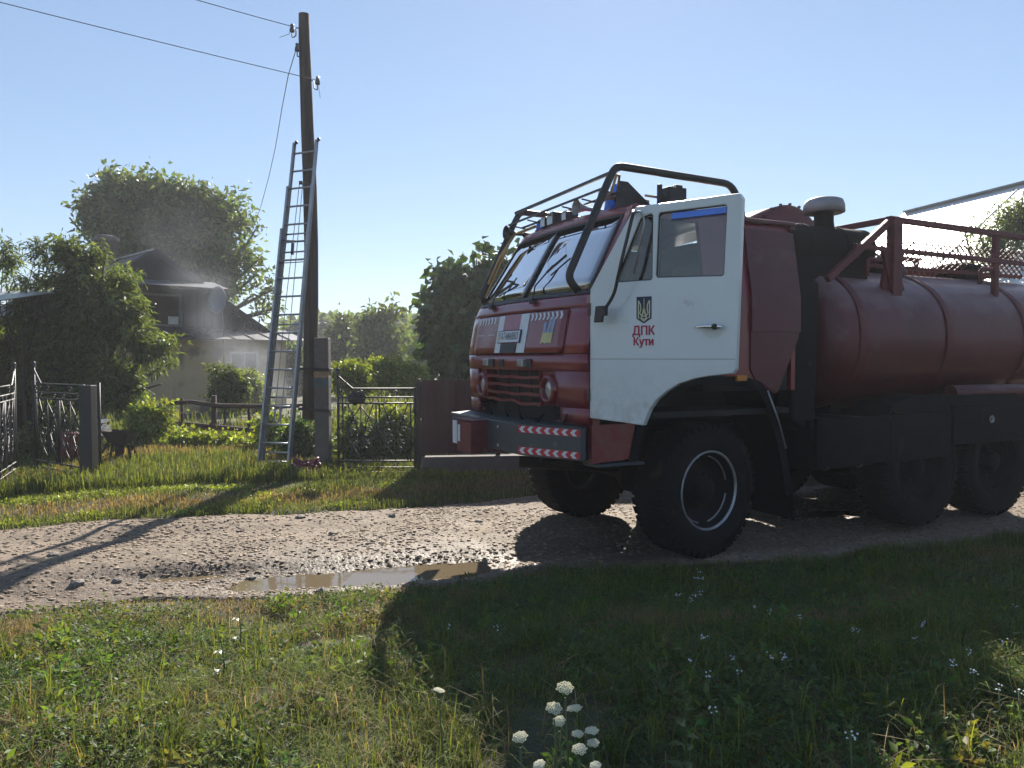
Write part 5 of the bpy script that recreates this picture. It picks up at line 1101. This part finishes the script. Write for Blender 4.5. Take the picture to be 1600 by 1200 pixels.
def tree(name, label, cat, spheres, Y, n, per, leafL, Wr, m, root, trunk_r, seed, depth=1.0, spread=.08, twig=.5, shell=.5, cut=.42, droop=.25, group=None, limbs=True, nparts=0, bark=None):
    r = np.random.default_rng(seed); B, D_, sh_, S, P, tw = crown_points(spheres, Y, depth, n, per, spread, r, twig, shell, cut, seed)
    D_[:, 2] -= droop * .8; L_ = leafL * r.uniform(.6, 1.15, len(B)); V, F, col = leaves_np(B, D_, L_, Wr, r, droop=droop * .3); col = col * np.repeat(sh_, 4)[:, None]
    x0, y0_ = root; t_ = empty(name, (x0, y0_, gz(x0, y0_))); tag(t_, label, cat, group); off = np.array(t_.location)
    if nparts:                                       # the leaves that show largest, one by one
        sel = np.argsort(-L_ / np.maximum(B[:, 1], 1))[:nparts]; V4 = V.reshape(-1, 4, 3); me = bpy.data.meshes.new('leaf')
        me.from_pydata([(0, 0, 0), (.5, .45, .08), (.38, .75, .04), (0, 1.0, -.05), (-.38, .75, .04), (-.5, .45, .08), (0, .5, 0)], [], [(0, 1, 6), (1, 2, 6), (2, 3, 6), (3, 4, 6), (4, 5, 6), (5, 0, 6)]); me.materials.append(bpy.data.materials['single_leaf'])
        for i in sel:
            a, b_, tp, l_ = V4[i]; d = Vector(tp - a); L2 = d.length; d.normalize(); s_ = Vector(b_ - l_).normalized(); nn2 = s_.cross(d).normalized(); s_ = d.cross(nn2)
            o = bpy.data.objects.new('leaf', me); C.objects.link(o); o.parent = t_
            o.matrix_local = Matrix((( s_.x * L2 * .95, d.x * L2, nn2.x * L2, a[0] - off[0]), (s_.y * L2 * .95, d.y * L2, nn2.y * L2, a[1] - off[1]), (s_.z * L2 * .95, d.z * L2, nn2.z * L2, a[2] - off[2]), (0, 0, 0, 1)))
        keepm = np.ones(len(B), bool); keepm[sel] = False; V = V4[keepm].reshape(-1, 3); col = col.reshape(-1, 4, 3)[keepm].reshape(-1, 3); nn_ = len(V) // 4; b2 = np.arange(nn_)[:, None] * 4
        F = np.concatenate([b2 + np.array([[0, 1, 2]]), b2 + np.array([[0, 2, 3]])], 0)
    cr_ = np_mesh('crown', V - off, [F], m, t_, cols=col); cr_['kind'] = 'stuff'
    mb = MB(); base = Vector((0, 0, -.2)); top = Vector(S[:, :3].mean(0)) - Vector(off)
    top = Vector((top.x, top.y, top.z * .75)); rr = random.Random(seed)
    mid = Vector((top.x * .25 + rr.uniform(-.1, .1), top.y * .3, top.z * .5)); mb.tube([base, mid * .5 + Vector((0, 0, .05)), mid, top], [trunk_r * 1.25, trunk_r, trunk_r * .8, trunk_r * .3], 10)
    if limbs:
        for s_ in S:
            e = Vector(s_[:3]) - Vector(off); st = base.lerp(top, rr.uniform(.35, .8)) if rr.random() < .5 else mid
            k = (st + e) / 2 + Vector((rr.uniform(-.2, .2), rr.uniform(-.2, .2), .15 * s_[3])); mb.tube([st, k, e], [trunk_r * .5, trunk_r * .3, trunk_r * .1], 6)
        for i in range(0, len(P), max(1, len(P) // 130)):
            p = Vector(P[i]) - Vector(off); j = int(np.argmin(((S[:, :3] - P[i]) ** 2).sum(1))); c = Vector(S[j, :3]) - Vector(off)
            mb.tube([c.lerp(p, .1), c.lerp(p, .6) + Vector((0, 0, .06)), p + Vector(tw[i]) * twig * .6], [trunk_r * .13, trunk_r * .09, trunk_r * .04], 4, False)
    mb.build('trunk', bark or M_bark, t_); return t_
single = mat('single_leaf', (0.065, 0.117, 0.031), .5, 0, .35, 2, trans=.30)
tree('walnut_tree', 'big rounded walnut tree towering behind the burnt house roof', 'tree',
     [(200, 335, 62), (275, 335, 55), (335, 350, 52), (352, 410, 45), (150, 325, 36), (240, 385, 60), (300, 400, 60), (375, 395, 26), (170, 370, 40), (355, 330, 26), (225, 300, 26), (330, 450, 45), (395, 460, 28), (400, 430, 18), (412, 490, 26), (120, 312, 16), (398, 360, 16), (185, 287, 18), (265, 286, 20), (322, 302, 20), (378, 335, 18), (108, 340, 14), (410, 400, 16), (422, 455, 28), (428, 482, 24), (150, 395, 24)], 33, 1800, 22, .34, .45, M_leafA, (-14.6, 33), .35, 11, depth=.8, spread=.28, twig=.7, shell=.5, cut=.36)
tree('peach_tree', 'bushy dark green tree with narrow leaves filling the yard at the left', 'tree',
     [(110, 425, 52), (160, 470, 62), (205, 440, 26), (60, 480, 50), (190, 530, 62), (105, 530, 60), (30, 540, 52), (225, 590, 38), (165, 600, 55), (105, 610, 52), (222, 490, 36), (15, 455, 30), (200, 640, 26), (235, 545, 36), (60, 585, 45), (252, 600, 20), (130, 385, 22), (12, 600, 30), (165, 398, 14), (150, 660, 22)], 16, 2500, 18, .17, .26, M_leafB, (-8.6, 16), .16, 12, depth=.8, spread=.05, twig=.45, shell=.42, cut=.33, droop=.7)
tree('sapling', 'thin young shoots rising above the bushy tree at the left edge', 'tree', [(60, 395, 16), (62, 370, 8), (8, 410, 16), (30, 440, 14), (5, 385, 8)], 15.4, 110, 12, .14, .22, M_leafB, (-9.7, 15.4), .04, 13, spread=.05, twig=.3, cut=.2, droop=.6)
tree('heart_leaved_tree', 'dark dense tree with large heart-shaped leaves behind the maroon fence', 'tree',
     [(700, 440, 34), (740, 425, 30), (690, 495, 38), (745, 480, 46), (795, 430, 34), (720, 550, 46), (780, 540, 50), (675, 545, 22), (775, 410, 20), (715, 410, 16), (670, 460, 14), (760, 590, 40), (700, 590, 34), (820, 470, 40), (665, 580, 14), (685, 430, 14), (745, 402, 12)], 20.5, 1500, 6, .27, .95, M_leafD, (-1.1, 20.7), .15, 14, depth=.7, spread=.17, twig=.36, shell=.35, cut=.30, droop=.5, nparts=290)
for i, (sp, Y, lb, sd_) in enumerate([
    ([(590, 505, 30), (605, 485, 20), (570, 525, 28), (615, 530, 30), (595, 560, 35), (600, 580, 30)], 38, 'tallest hazy tree in the gap between the pole and the dark tree', 21),
    ([(540, 520, 24), (525, 545, 28), (550, 550, 26), (515, 510, 14), (540, 580, 30)], 42, 'hazy tree just right of the utility pole', 22),
    ([(640, 540, 24), (655, 565, 26), (630, 575, 28), (650, 520, 12)], 46, 'pale hazy tree touching the left side of the dark tree', 23),
    ([(440, 560, 26), (470, 585, 30), (415, 590, 30), (475, 545, 16)], 40, 'hazy tree seen through the rungs of the ladder', 24)]):
    tree('far_tree', lb, 'tree', sp, Y, 420, 16, .36, .5, M_leafC, (pxw(sp[0][0], 500, Y).x, Y), .16, sd_, spread=.22, twig=.6, shell=.4, cut=.36, group='hazy trees in the gap')
for i, (sp, Y, lb, sd_, mm) in enumerate([
    ([(540, 590, 20), (560, 600, 16), (528, 610, 14), (555, 575, 12)], 16, 'bright yellow-green shrub behind the raised corner of the closed gate', 31, M_leafE),
    ([(600, 585, 24), (625, 600, 18), (580, 605, 16), (610, 565, 12)], 17.5, 'bright shrub above the middle of the closed gate', 32, M_leafE),
    ([(645, 590, 18), (655, 605, 16), (640, 570, 10)], 16.8, 'bright shrub beside the left end of the maroon fence', 33, M_leafE),
    ([(350, 590, 24), (345, 615, 22), (335, 570, 10), (372, 600, 16)], 18.5, 'dark small tree before the house wall window', 34, M_leafB),
    ([(390, 600, 20), (400, 630, 20), (372, 625, 18), (385, 585, 8)], 19.5, 'pale green smoky shrub left of the ladder', 35, M_leafE),
    ([(465, 680, 18), (470, 705, 20), (485, 700, 16), (455, 700, 14), (478, 660, 8)], 13.2, 'dark leafy bush at the foot of the utility pole', 36, M_leafD),
    ([(425, 665, 18), (420, 700, 20), (400, 710, 18), (440, 690, 16), (380, 700, 18)], 14.4, 'green weeds and bush behind the ladder foot', 37, M_leafE),
    ([(555, 660, 18), (580, 690, 22), (548, 700, 20), (570, 720, 18), (600, 715, 16)], 13.0, 'leafy bush behind the left half of the closed gate', 38, M_leafC),
    ([(615, 670, 20), (640, 690, 18), (625, 715, 20), (605, 650, 14), (640, 650, 12)], 13.3, 'leafy bush behind the right half of the closed gate', 39, M_leafE),
    ([(290, 690, 20), (320, 700, 22), (350, 705, 20), (300, 670, 12)], 14.8, 'low bush growing under the rustic fence', 40, M_leafE),
    ([(90, 660, 20), (60, 690, 20), (40, 700, 18), (120, 700, 14)], 13.8, 'low weeds bush behind the open gate leaves', 41, M_leafB),
    ([(225, 650, 18), (250, 665, 16), (215, 680, 14), (262, 645, 10)], 15.0, 'light leafy bush at the left end of the rustic fence', 42, M_leafE)]):
    tree('shrub', lb, 'shrub', sp, Y, 330, 12, .11 if mm is not M_leafD else .12, .5, mm, (pxw(sp[0][0], 600, Y).x, Y), .03, sd_, spread=.07, twig=.22, shell=.25, cut=.25, droop=.3, group='shrubs round the yard')
tree('orchard_tree', 'thin-leaved tree in front of the glaring roof at the right edge', 'tree',
     [(1565, 385, 36), (1600, 350, 36), (1530, 362, 22), (1640, 390, 40), (1590, 430, 36), (1600, 300, 14), (1505, 350, 12), (1545, 420, 26), (1495, 390, 16)], 16, 1150, 11, .085, .45, M_leafA, (10.6, 16), .12, 51, spread=.14, twig=.4, shell=.3, cut=.42)
# far-off belt of woods closing the view
def belt():
    r = np.random.default_rng(77); n = 30000; x = r.uniform(-110, 110, n); h = 3.0 + 3.2 * nz2(x, x * 0, .09, 4) + 1.4 * nz2(x, x * 0, .4, 5)
    z = h * r.random(n) ** .6; y = 78 + r.uniform(-3, 3, n) - .002 * x ** 2; P = np.stack([x, y, z], 1); V, F, col = leaves_np(P, r.normal(size=(n, 3)), r.uniform(.6, 1.3, n), .8, r)
    tag(np_mesh('far_woods', V, [F], M_leafC, cols=col), 'low far-off belt of woods on the horizon', kind='stuff')
belt()

# --- grass
def blades(name, label, n, region, hgt, wd_, palette, seed, seg=2, bendk=.5, hf=None, scale_far=0.0):
    r = np.random.default_rng(seed); x, y = region(r, n); z = (hf or terrain)(x, y); n = len(x)
    h = hgt(x, y, r); a = r.uniform(0, 2 * PI, n); bx_, by_ = np.cos(a), np.sin(a); lean = r.uniform(.1, 1.0, n) * bendk
    w_ = wd_ * r.uniform(.6, 1.4, n) * (1 + scale_far * np.maximum(y - 6, 0)); sx_, sy_ = -by_, bx_
    B = np.stack([x, y, z - .01], 1); S = np.stack([sx_, sy_, 0 * sx_], 1) * w_[:, None] / 2; Dh = np.stack([bx_, by_, 0 * bx_], 1)
    up = np.array([0, 0, 1.0]); hh = h[:, None]; lv_ = lean[:, None]
    m1 = B + up * hh * .42 + Dh * hh * lv_ * .10; m2 = B + up * hh * (.80 - .16 * lv_) + Dh * hh * lv_ * .42; tp = B + up * hh * np.maximum(1 - .5 * lv_, .12) + Dh * hh * lv_ * .85
    V = np.stack([B - S, B + S, m1 + S * .9, m1 - S * .9, m2 + S * .6, m2 - S * .6, tp], 1).reshape(-1, 3); b = np.arange(n)[:, None] * 7
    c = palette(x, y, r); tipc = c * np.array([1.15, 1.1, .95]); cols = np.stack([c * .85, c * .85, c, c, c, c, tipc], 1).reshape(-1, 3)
    Fs = [b + np.array([[0, 1, 2, 3]]), b + np.array([[3, 2, 4, 5]]), b + np.array([[5, 4, 6]])]
    if seg == 1:
        V = V.reshape(-1, 7, 3)[:, [0, 1, 4, 5, 6]].reshape(-1, 3); cols = cols.reshape(-1, 7, 3)[:, [0, 1, 4, 5, 6]].reshape(-1, 3); b = np.arange(n)[:, None] * 5; Fs = [b + np.array([[0, 1, 2, 3]]), b + np.array([[3, 2, 4]])]
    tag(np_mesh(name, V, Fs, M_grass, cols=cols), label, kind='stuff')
G1, G2, G3, G4 = map(np.array, ((.055, .090, .026), (.19, .23, .055), (.34, .255, .145), (.19, .145, .085)))
def mixpal(dryf):
    def f(x, y, r):
        n = len(x); t = r.random(n)[:, None]; c = G1 * (1 - t) + G2 * t; d = np.clip(dryf(x, y) + r.normal(0, .22, n), 0, 1); d = (d > .5)[:, None]; t2 = r.random(n)[:, None]
        return np.where(d, G3 * t2 + G4 * (1 - t2), c) * r.uniform(.7, 1.25, (n, 1))
    return f
def reg_near(r, n):
    y = 1.5 + 5.6 * r.random(n) ** .75; x = r.uniform(-1, 1, n) * (.72 * y + 1.1); k = (y < y_near(x) + .06 * r.normal(size=n)) & (r.random(n) < .05 + 1.6 * nz2(x, y, 3.2, 31) ** 1.5); return x[k], y[k]
dry_near = lambda x, y: .10 + .75 * np.exp(-((y_near(x) - y - .25) / .30) ** 2) * (x < 0.4) + .9 * np.clip(nz2(x, y, 1.7, 33) - .56, 0, 1) * 3
blades('grass', 'tangled green and straw-coloured grass of the near verge', 265000, reg_near, lambda x, y, r: (.03 + .17 * nz2(x, y, 1.9, 34) ** 1.8) * r.uniform(.5, 1.35, len(x)) * np.clip((y_near(x) - y) / 1.0 + .25, .25, 1), .0036, mixpal(dry_near), 61, bendk=1.9, scale_far=.2)
def reg_tuft(r, n):
    m_ = n // 16; y = 1.5 + 5.2 * r.random(m_) ** .8; x = r.uniform(-1, 1, m_) * (.72 * y + 1.0); k = (y < y_near(x) - .5) & (nz2(x, y, 1.9, 45) > .42); x, y = x[k], y[k]
    x = np.repeat(x, 16) + r.normal(0, .022, len(x) * 16); y = np.repeat(y, 16) + r.normal(0, .022, len(y) * 16); return x, y
blades('grass', 'taller arching tufts standing out of the near verge', 21000, reg_tuft, lambda x, y, r: r.uniform(.10, .27, len(x)), .0046, mixpal(lambda x, y: .10 + 0 * x), 62, bendk=1.3)
def reg_straw(r, n):
    y = 1.6 + 5.0 * r.random(n) ** .8; x = r.uniform(-1, 1, n) * (.72 * y + 1.0); k = y < y_near(x) - .2; return x[k], y[k]
blades('grass', 'dry straw stems lying across the near verge', 3500, reg_straw, lambda x, y, r: r.uniform(.10, .30, len(x)), .0028, mixpal(lambda x, y: 1.2 + 0 * x), 66, bendk=2.6)
def reg_edge(r, n):
    x = r.uniform(-5, 6, n); y = y_near(x) - .62 * r.random(n) ** 1.2 + .03 * r.normal(size=n); k = (np.abs(x) < .74 * y) & (r.random(n) < .25 + nz2(x, y, 3.0, 51)); return x[k], y[k]
blades('grass', 'short worn grass fringe along the near road edge', 26000, reg_edge, lambda x, y, r: (.02 + .05 * nz2(x, y, 2.5, 52)) * r.uniform(.5, 1.4, len(x)) * (1 + .8 * (x > .3)), .005, mixpal(lambda x, y: .62 - .5 * (x > .3)), 67, bendk=1.6, seg=1)
def mounds(name, label, n, per, region, rad, hgt, L0, Wr, m, seed, hf=terrain):
    """feathery little herbs: domes of many small leaves"""
    r = np.random.default_rng(seed); x, y = region(r, n); n = len(x); z = hf(x, y); rr = rad * r.uniform(.4, 1.3, n); hh = hgt * r.uniform(.4, 1.3, n)
    a = r.uniform(0, 2 * PI, (n, per)); q = np.sqrt(r.random((n, per))); top = (1 - q ** 2) * .75 + .25
    B = np.stack([x[:, None] + np.cos(a) * q * rr[:, None], y[:, None] + np.sin(a) * q * rr[:, None], z[:, None] + hh[:, None] * top * r.uniform(.35, 1, (n, per))], -1)
    D_ = np.stack([np.cos(a), np.sin(a), .5 + 0 * a], -1) + r.normal(size=(n, per, 3)) * .6; V, F, col = leaves_np(B.reshape(-1, 3), D_.reshape(-1, 3), L0 * r.uniform(.5, 1.4, n * per), Wr, r, col=(.7, 1.3))
    g = np.stack([r.uniform(.7, 1.35, n), r.uniform(.8, 1.2, n), r.uniform(.7, 1.5, n)], 1); tag(np_mesh(name, V, [F], m, cols=col * np.repeat(g, per * 4, 0)), label, kind='stuff')
def reg_far(r, n):
    x = r.uniform(-12, 10.5, n); y = y_far(x) - .08 + 2.6 * r.random(n) ** 1.1; k = (np.abs(x) < .73 * y + 2.2) & (r.random(n) < .3 + 1.1 * nz2(x, y, 2.0, 35)) & (y < 11.7 + .12 * x + 40 * (x < -1.4)); return x[k], y[k]
dry_far = lambda x, y: .05 + 1.0 * np.exp(-((y - y_far(x) - .75) / .42) ** 2) * (nz2(x, y, .9, 41) * .6 + .55) + .25 * (x > -.5)
blades('grass', 'short green and dry grass strip along the far road edge', 130000, reg_far, lambda x, y, r: (.04 + .09 * nz2(x, y, 1.5, 36)) * r.uniform(.5, 1.3, len(x)), .009, mixpal(dry_far), 63, bendk=.8, seg=1)
def reg_yard(r, n):
    x = r.uniform(-14.5, -1.0, n); y = np.minimum(11.2, y_far(x) + 2.1) + 8.5 * r.random(n) ** 1.3; k = (np.abs(x) < .75 * y + 2.0) & (r.random(n) < .35 + nz2(x, y, 1.2, 37)); return x[k], y[k]
blades('grass', 'sunlit green grass in the yard behind the gates', 120000, reg_yard, lambda x, y, r: (.07 + .20 * nz2(x, y, .8, 38) ** 1.5 + .02 * np.maximum(y - 14, 0)) * r.uniform(.5, 1.3, len(x)), .013, mixpal(lambda x, y: .10 + .7 * np.clip(nz2(x, y, .7, 39) - .6, 0, 1) * 2), 64, bendk=.7, seg=1)
def reg_mead(r, n):
    y = 17.5 + 38 * r.random(n) ** 1.6; x = r.uniform(-1, 1, n) * .78 * y; k = (r.random(n) < .3 + nz2(x, y, .5, 53)) & ~((x < -6) & (y > 21) & (y < 36) & (x > -22)); return x[k], y[k]
blades('grass', 'tall rough meadow beyond the gardens', 70000, reg_mead, lambda x, y, r: (.25 + .45 * nz2(x, y, .35, 54)) * r.uniform(.5, 1.3, len(x)), .028, mixpal(lambda x, y: .15 + 0 * x), 68, bendk=.7, seg=1)
# broad-leaved weeds among the grass
def weeds(name, label, n, region, L0, m, seed, hh, per=9):
    r = np.random.default_rng(seed); x, y = region(r, n); n = len(x); z = terrain(x, y); h = hh * r.uniform(.3, 1.1, n)
    B = np.stack([x, y, z], 1)[:, None] + r.normal(size=(n, per, 3)) * np.array([.035, .035, .0]) + np.array([0, 0, 1]) * (h[:, None] * r.random((n, per)))[..., None]
    D_ = r.normal(size=(n, per, 3)); D_[..., 2] = np.abs(D_[..., 2]) * .6; V, F, col = leaves_np(B.reshape(-1, 3), D_.reshape(-1, 3), L0 * r.uniform(.5, 1.3, n * per), .5, r, col=(.7, 1.3)); g = np.repeat(r.uniform(.75, 1.25, (n, 1)), per * 4, 0)
    tag(np_mesh(name, V, [F], m, cols=col * g), label, kind='stuff')
def reg_w(r, n):
    y = 1.6 + 4.9 * r.random(n) ** .8; x = r.uniform(-1, 1, n) * (.72 * y + 1.0); k = (y < y_near(x) - .1) & (nz2(x, y, 2.8, 43) > .45); return x[k], y[k]
M_leafE2 = mat('bright_herb_leaves', (0.126, 0.185, 0.044), .6, 0, .35, 3, attr=True, trans=.45, spec=.25)
M_weed = mat('weed_leaves', (0.096, 0.148, 0.052), .65, 0, .3, 3, attr=True, trans=.4)
weeds('weeds', 'small broad-leaved weeds mixed into the near verge', 8500, reg_w, .034, M_weed, 71, .10)
def reg_m(r, n):
    y = 1.5 + 5.0 * r.random(n) ** .8; x = r.uniform(-1, 1, n) * (.72 * y + 1.0); k = (y < y_near(x) - .15) & (nz2(x, y, 1.7, 46) > .38); return x[k], y[k]
mounds('weeds', 'feathery green herbs forming low mounds in the near verge', 4400, 80, reg_m, .085, .12, .020, .38, M_weed, 73)
mounds('weeds', 'broad-leaved green herbs in the near verge', 1100, 26, reg_m, .07, .14, .045, .42, M_leafE2, 74)
def reg_w2(r, n):
    x = r.uniform(-8, -1, n); y = y_far(x) + .1 + 1.6 * r.random(n); k = nz2(x, y, 1.8, 44) > .55; return x[k], y[k]
weeds('weeds', 'low bright clover patches at the far road edge', 3000, reg_w2, .04, M_leafE, 72, .05)
# tall leafy weed in the near verge
def leafy_weed(px, py, Y, h, label, seed):
    top = pxw(px, py, Y); x, y = top.x, Y; z = gz(x, y); e = empty('tall_weed', (x, y, z)); tag(e, label, 'weed', 'tall weeds in the verge'); r = random.Random(seed); m = MB(); H2 = max(top.z - z, h)
    m.tube([(0, 0, 0), (.01, .01, H2 * .5), (0, 0, H2)], [.005, .004, .002], 6); m.build('stem', M_weed2, e)
    for k in range(10):
        a = k * 2.4; zz = H2 * (.3 + .07 * k); L_ = .07 * (1.1 - .06 * k); d = Vector((math.cos(a), math.sin(a), .35)); s = Vector((-math.sin(a), math.cos(a), 0)); b = Vector((0, 0, zz)); m = MB()
        m.add([b, b + d * L_ * .4 + s * L_ * .3, b + d * L_ - Vector((0, 0, .3 * L_)), b + d * L_ * .4 - s * L_ * .3, b + d * L_ * .5 - Vector((0, 0, .01))], [(0, 1, 4), (1, 2, 4), (2, 3, 4), (3, 0, 4)]); m.build('leaf', M_weed2, e)
M_weed2 = mat('tall_weed_leaves', (0.074, 0.118, 0.030), .5, 0, .2, 9, trans=.4)
leafy_weed(372, 948, 4.35, .3, 'bright nettle-like weed standing above the sunny grass', 1)
leafy_weed(1070, 1085, 2.45, .35, 'upright leafy weed with buds catching light in the shaded grass', 2)
leafy_weed(345, 1000, 3.6, .2, 'low leafy weed left of centre in the sunny grass', 3)

# --- white umbels and small white flowers
M_umb = mat('white_umbel', (.72, .72, .58), .7, 0, .12, 30, trans=.25); M_stem = mat('flower_stem', (.08, .13, .04), .6, 0, .2, 9)
def umbel(px, py, Y, rad, label, seed, tilt=.2):
    top = pxw(px, py, Y); z = gz(top.x, Y); e = empty('umbel_flower', (top.x, Y, z)); tag(e, label, 'flower', 'white umbel flowers in the shaded grass'); r = random.Random(seed); H2 = top.z - z
    m = MB(); m.tube([(.02, .01, 0), (.01, 0, H2 * .5), (0, 0, H2 - .03)], [.0036, .003, .0024], 5); m.build('stem', M_stem, e)
    m = MB(); st = MB(); tl = Matrix.Rotation(r.uniform(-tilt, tilt) * 1.5, 3, 'Y') @ Matrix.Rotation(r.uniform(-.1, .5), 3, 'X')
    for k in range(26):
        q = math.sqrt((k + .5) / 26) * rad; a = k * 2.39996; p = tl @ Vector((q * math.cos(a), q * math.sin(a), .25 * rad * (1 - (q / rad) ** 2))); p = Vector((p.x, p.y, p.z + H2))
        st.tube([(0, 0, H2 - .03), p], .0007, 3, False)
        for j in range(7):
            aa = j * .9 + k; c = p + tl @ Vector((.0042 * math.cos(aa), .0042 * math.sin(aa), .002 * r.random())); m.lathe([(0, .0018), (.0023, .0008), (.0019, -.001), (0, -.001)], c, (0, 0, 1), 5, False)
    m.build('flower_head', M_umb, e); st.build('rays', M_stem, e)
for i, (px, py, Y, rad, lb) in enumerate([(883, 1076, 2.40, .034, 'topmost of the white umbels, leaning above the others'), (866, 1108, 2.34, .030, 'large white umbel just left of the greyish one'), (898, 1108, 2.44, .030, 'greyish umbel seen from its shaded side'),
     (874, 1128, 2.36, .022, 'bluish white umbel under the large one'), (925, 1143, 2.30, .024, 'white umbel at the right of the cluster'), (903, 1148, 2.34, .020, 'small tilted umbel in the middle of the cluster'),
     (927, 1162, 2.28, .020, 'yellowish green umbel, lowest at the right'), (906, 1172, 2.22, .026, 'white umbel lowest of the cluster near the bottom edge'), (813, 1153, 2.26, .027, 'pale blue-white umbel standing apart left of the cluster'),
     (843, 1196, 2.12, .018, 'umbel cut by the bottom edge of the picture'), (686, 1080, 2.60, .022, 'loose white umbel at the shadow edge on the left'), (931, 1197, 2.1, .016, 'tiny umbel head at the very bottom right of the cluster')]): umbel(px, py, Y, rad * .74, lb, i + 5)
def yarrow(px, py, Y, k, seed, label='tiny white wildflower cluster standing in the shaded near verge'):
    top = pxw(px, py, Y); z = gz(top.x, Y); e = empty('small_flower', (top.x, Y, z)); tag(e, label, 'flower', 'tiny white flowers in the shaded grass'); r = random.Random(seed); H2 = max(top.z - z, .06)
    m = MB(); m.tube([(.01, 0, 0), (0, 0, H2)], .0022, 4); m.build('stem', M_stem, e); m = MB()
    for j in range(k): c = (r.uniform(-.016, .016), r.uniform(-.012, .012), H2 + r.uniform(-.014, .012)); m.lathe([(0, .002), (.0038, .001), (.003, -.002), (0, -.002)], c, (r.uniform(-.3, .3), r.uniform(-.5, .1), 1), 6, False)
    m.build('blossom', M_umb2, e)
M_umb2 = mat('white_petals', (.75, .77, .80), .6, 0, .1, 30)
yl = [(1092, 893, 5.0), (1088, 905, 4.9), (1096, 903, 5.0), (1060, 930, 4.6), (1095, 927, 4.6), (1078, 937, 4.5), (1085, 932, 4.5), (1100, 996, 3.6), (1081, 1029, 3.3), (1147, 1026, 3.3), (1203, 1025, 3.3), (1227, 1026, 3.3), (1153, 1050, 3.1), (1107, 1053, 3.0), (1252, 963, 4.0), (1337, 985, 3.8), (1427, 998, 3.6),
      (1512, 1020, 3.3), (1522, 1050, 3.1), (1488, 1035, 3.2), (1562, 1075, 2.9), (1115, 1107, 2.7), (1593, 1080, 2.9), (1443, 975, 3.9), (1587, 948, 4.3), (702, 979, 4.1), (775, 982, 4.0), (1330, 1150, 2.4), (1569, 1002, 3.6), (1180, 950, 4.3), (1202, 955, 4.3)]
for i, (px, py, Y) in enumerate(yl): yarrow(px, py, Y, 4 + i % 4, i)

# ------------------------------------------------------------------ air: haze over everything, smoke from the burnt house
def volume(name, a, b, dens, label, blobs=None, col=(.9, .93, 1, 1), ani=.3):
    m = bpy.data.materials.new(name); m.use_nodes = True; n = m.node_tree.nodes; l = m.node_tree.links; n.remove(n['Principled BSDF']); out = n['Material Output']
    v = n.new('ShaderNodeVolumePrincipled'); v.inputs['Color'].default_value = col; v.inputs['Density'].default_value = dens; v.inputs['Anisotropy'].default_value = ani; l.new(v.outputs[0], out.inputs['Volume'])
    if blobs:
        ge = n.new('ShaderNodeNewGeometry'); acc = None
        for c, rad, k in blobs:
            mp = n.new('ShaderNodeMapping'); mp.vector_type = 'POINT'; l.new(ge.outputs['Position'], mp.inputs[0])
            mp.inputs['Scale'].default_value = tuple(1 / q for q in rad); mp.inputs['Location'].default_value = tuple(-p / q for p, q in zip(c, rad))
            ln = n.new('ShaderNodeVectorMath'); ln.operation = 'LENGTH'; l.new(mp.outputs[0], ln.inputs[0])
            mr = n.new('ShaderNodeMapRange'); mr.interpolation_type = 'SMOOTHSTEP'; mr.inputs[1].default_value = 1; mr.inputs[2].default_value = .1; mr.inputs[3].default_value = 0; mr.inputs[4].default_value = k; l.new(ln.outputs['Value'], mr.inputs[0])
            if acc is None: acc = mr.outputs[0]
            else: ad = n.new('ShaderNodeMath'); l.new(acc, ad.inputs[0]); l.new(mr.outputs[0], ad.inputs[1]); acc = ad.outputs[0]
        nz = n.new('ShaderNodeTexNoise'); nz.inputs['Scale'].default_value = .55; nz.inputs['Detail'].default_value = 4; nz.inputs['Distortion'].default_value = .8; l.new(ge.outputs['Position'], nz.inputs['Vector'])
        mr = n.new('ShaderNodeMapRange'); mr.inputs[1].default_value = .40; mr.inputs[2].default_value = .68; l.new(nz.outputs[0], mr.inputs[0])
        mu = n.new('ShaderNodeMath'); mu.operation = 'MULTIPLY'; l.new(acc, mu.inputs[0]); l.new(mr.outputs[0], mu.inputs[1]); mu2 = n.new('ShaderNodeMath'); mu2.operation = 'MULTIPLY'; l.new(mu.outputs[0], mu2.inputs[0]); mu2.inputs[1].default_value = dens; l.new(mu2.outputs[0], v.inputs['Density'])
    mb = MB(); mb.box(a, b); o = mb.build(name, m); tag(o, label, kind='stuff'); return o
volume('haze', (-130, -12, -1.2), (130, 96, 11), .0012, 'thin morning haze over the village road')
def sp(px, py, Y): return tuple(pxw(px, py, Y))
volume('smoke', (-13.5, 17.6, -.3), (-3.2, 23.6, 6.6), .42, 'pale smoke drifting from the burnt house', [(sp(350, 500, 20.5), (1.1, 1.7, 1.0), .55), (sp(385, 555, 20.3), (1.3, 1.9, .9), .65), (sp(315, 440, 20.8), (1.0, 1.8, .9), .35), (sp(290, 370, 21), (1.5, 2, 1.2), .13), (sp(400, 610, 19.5), (1.4, 1.6, .8), .45)], (.85, .9, 1, 1), .35)
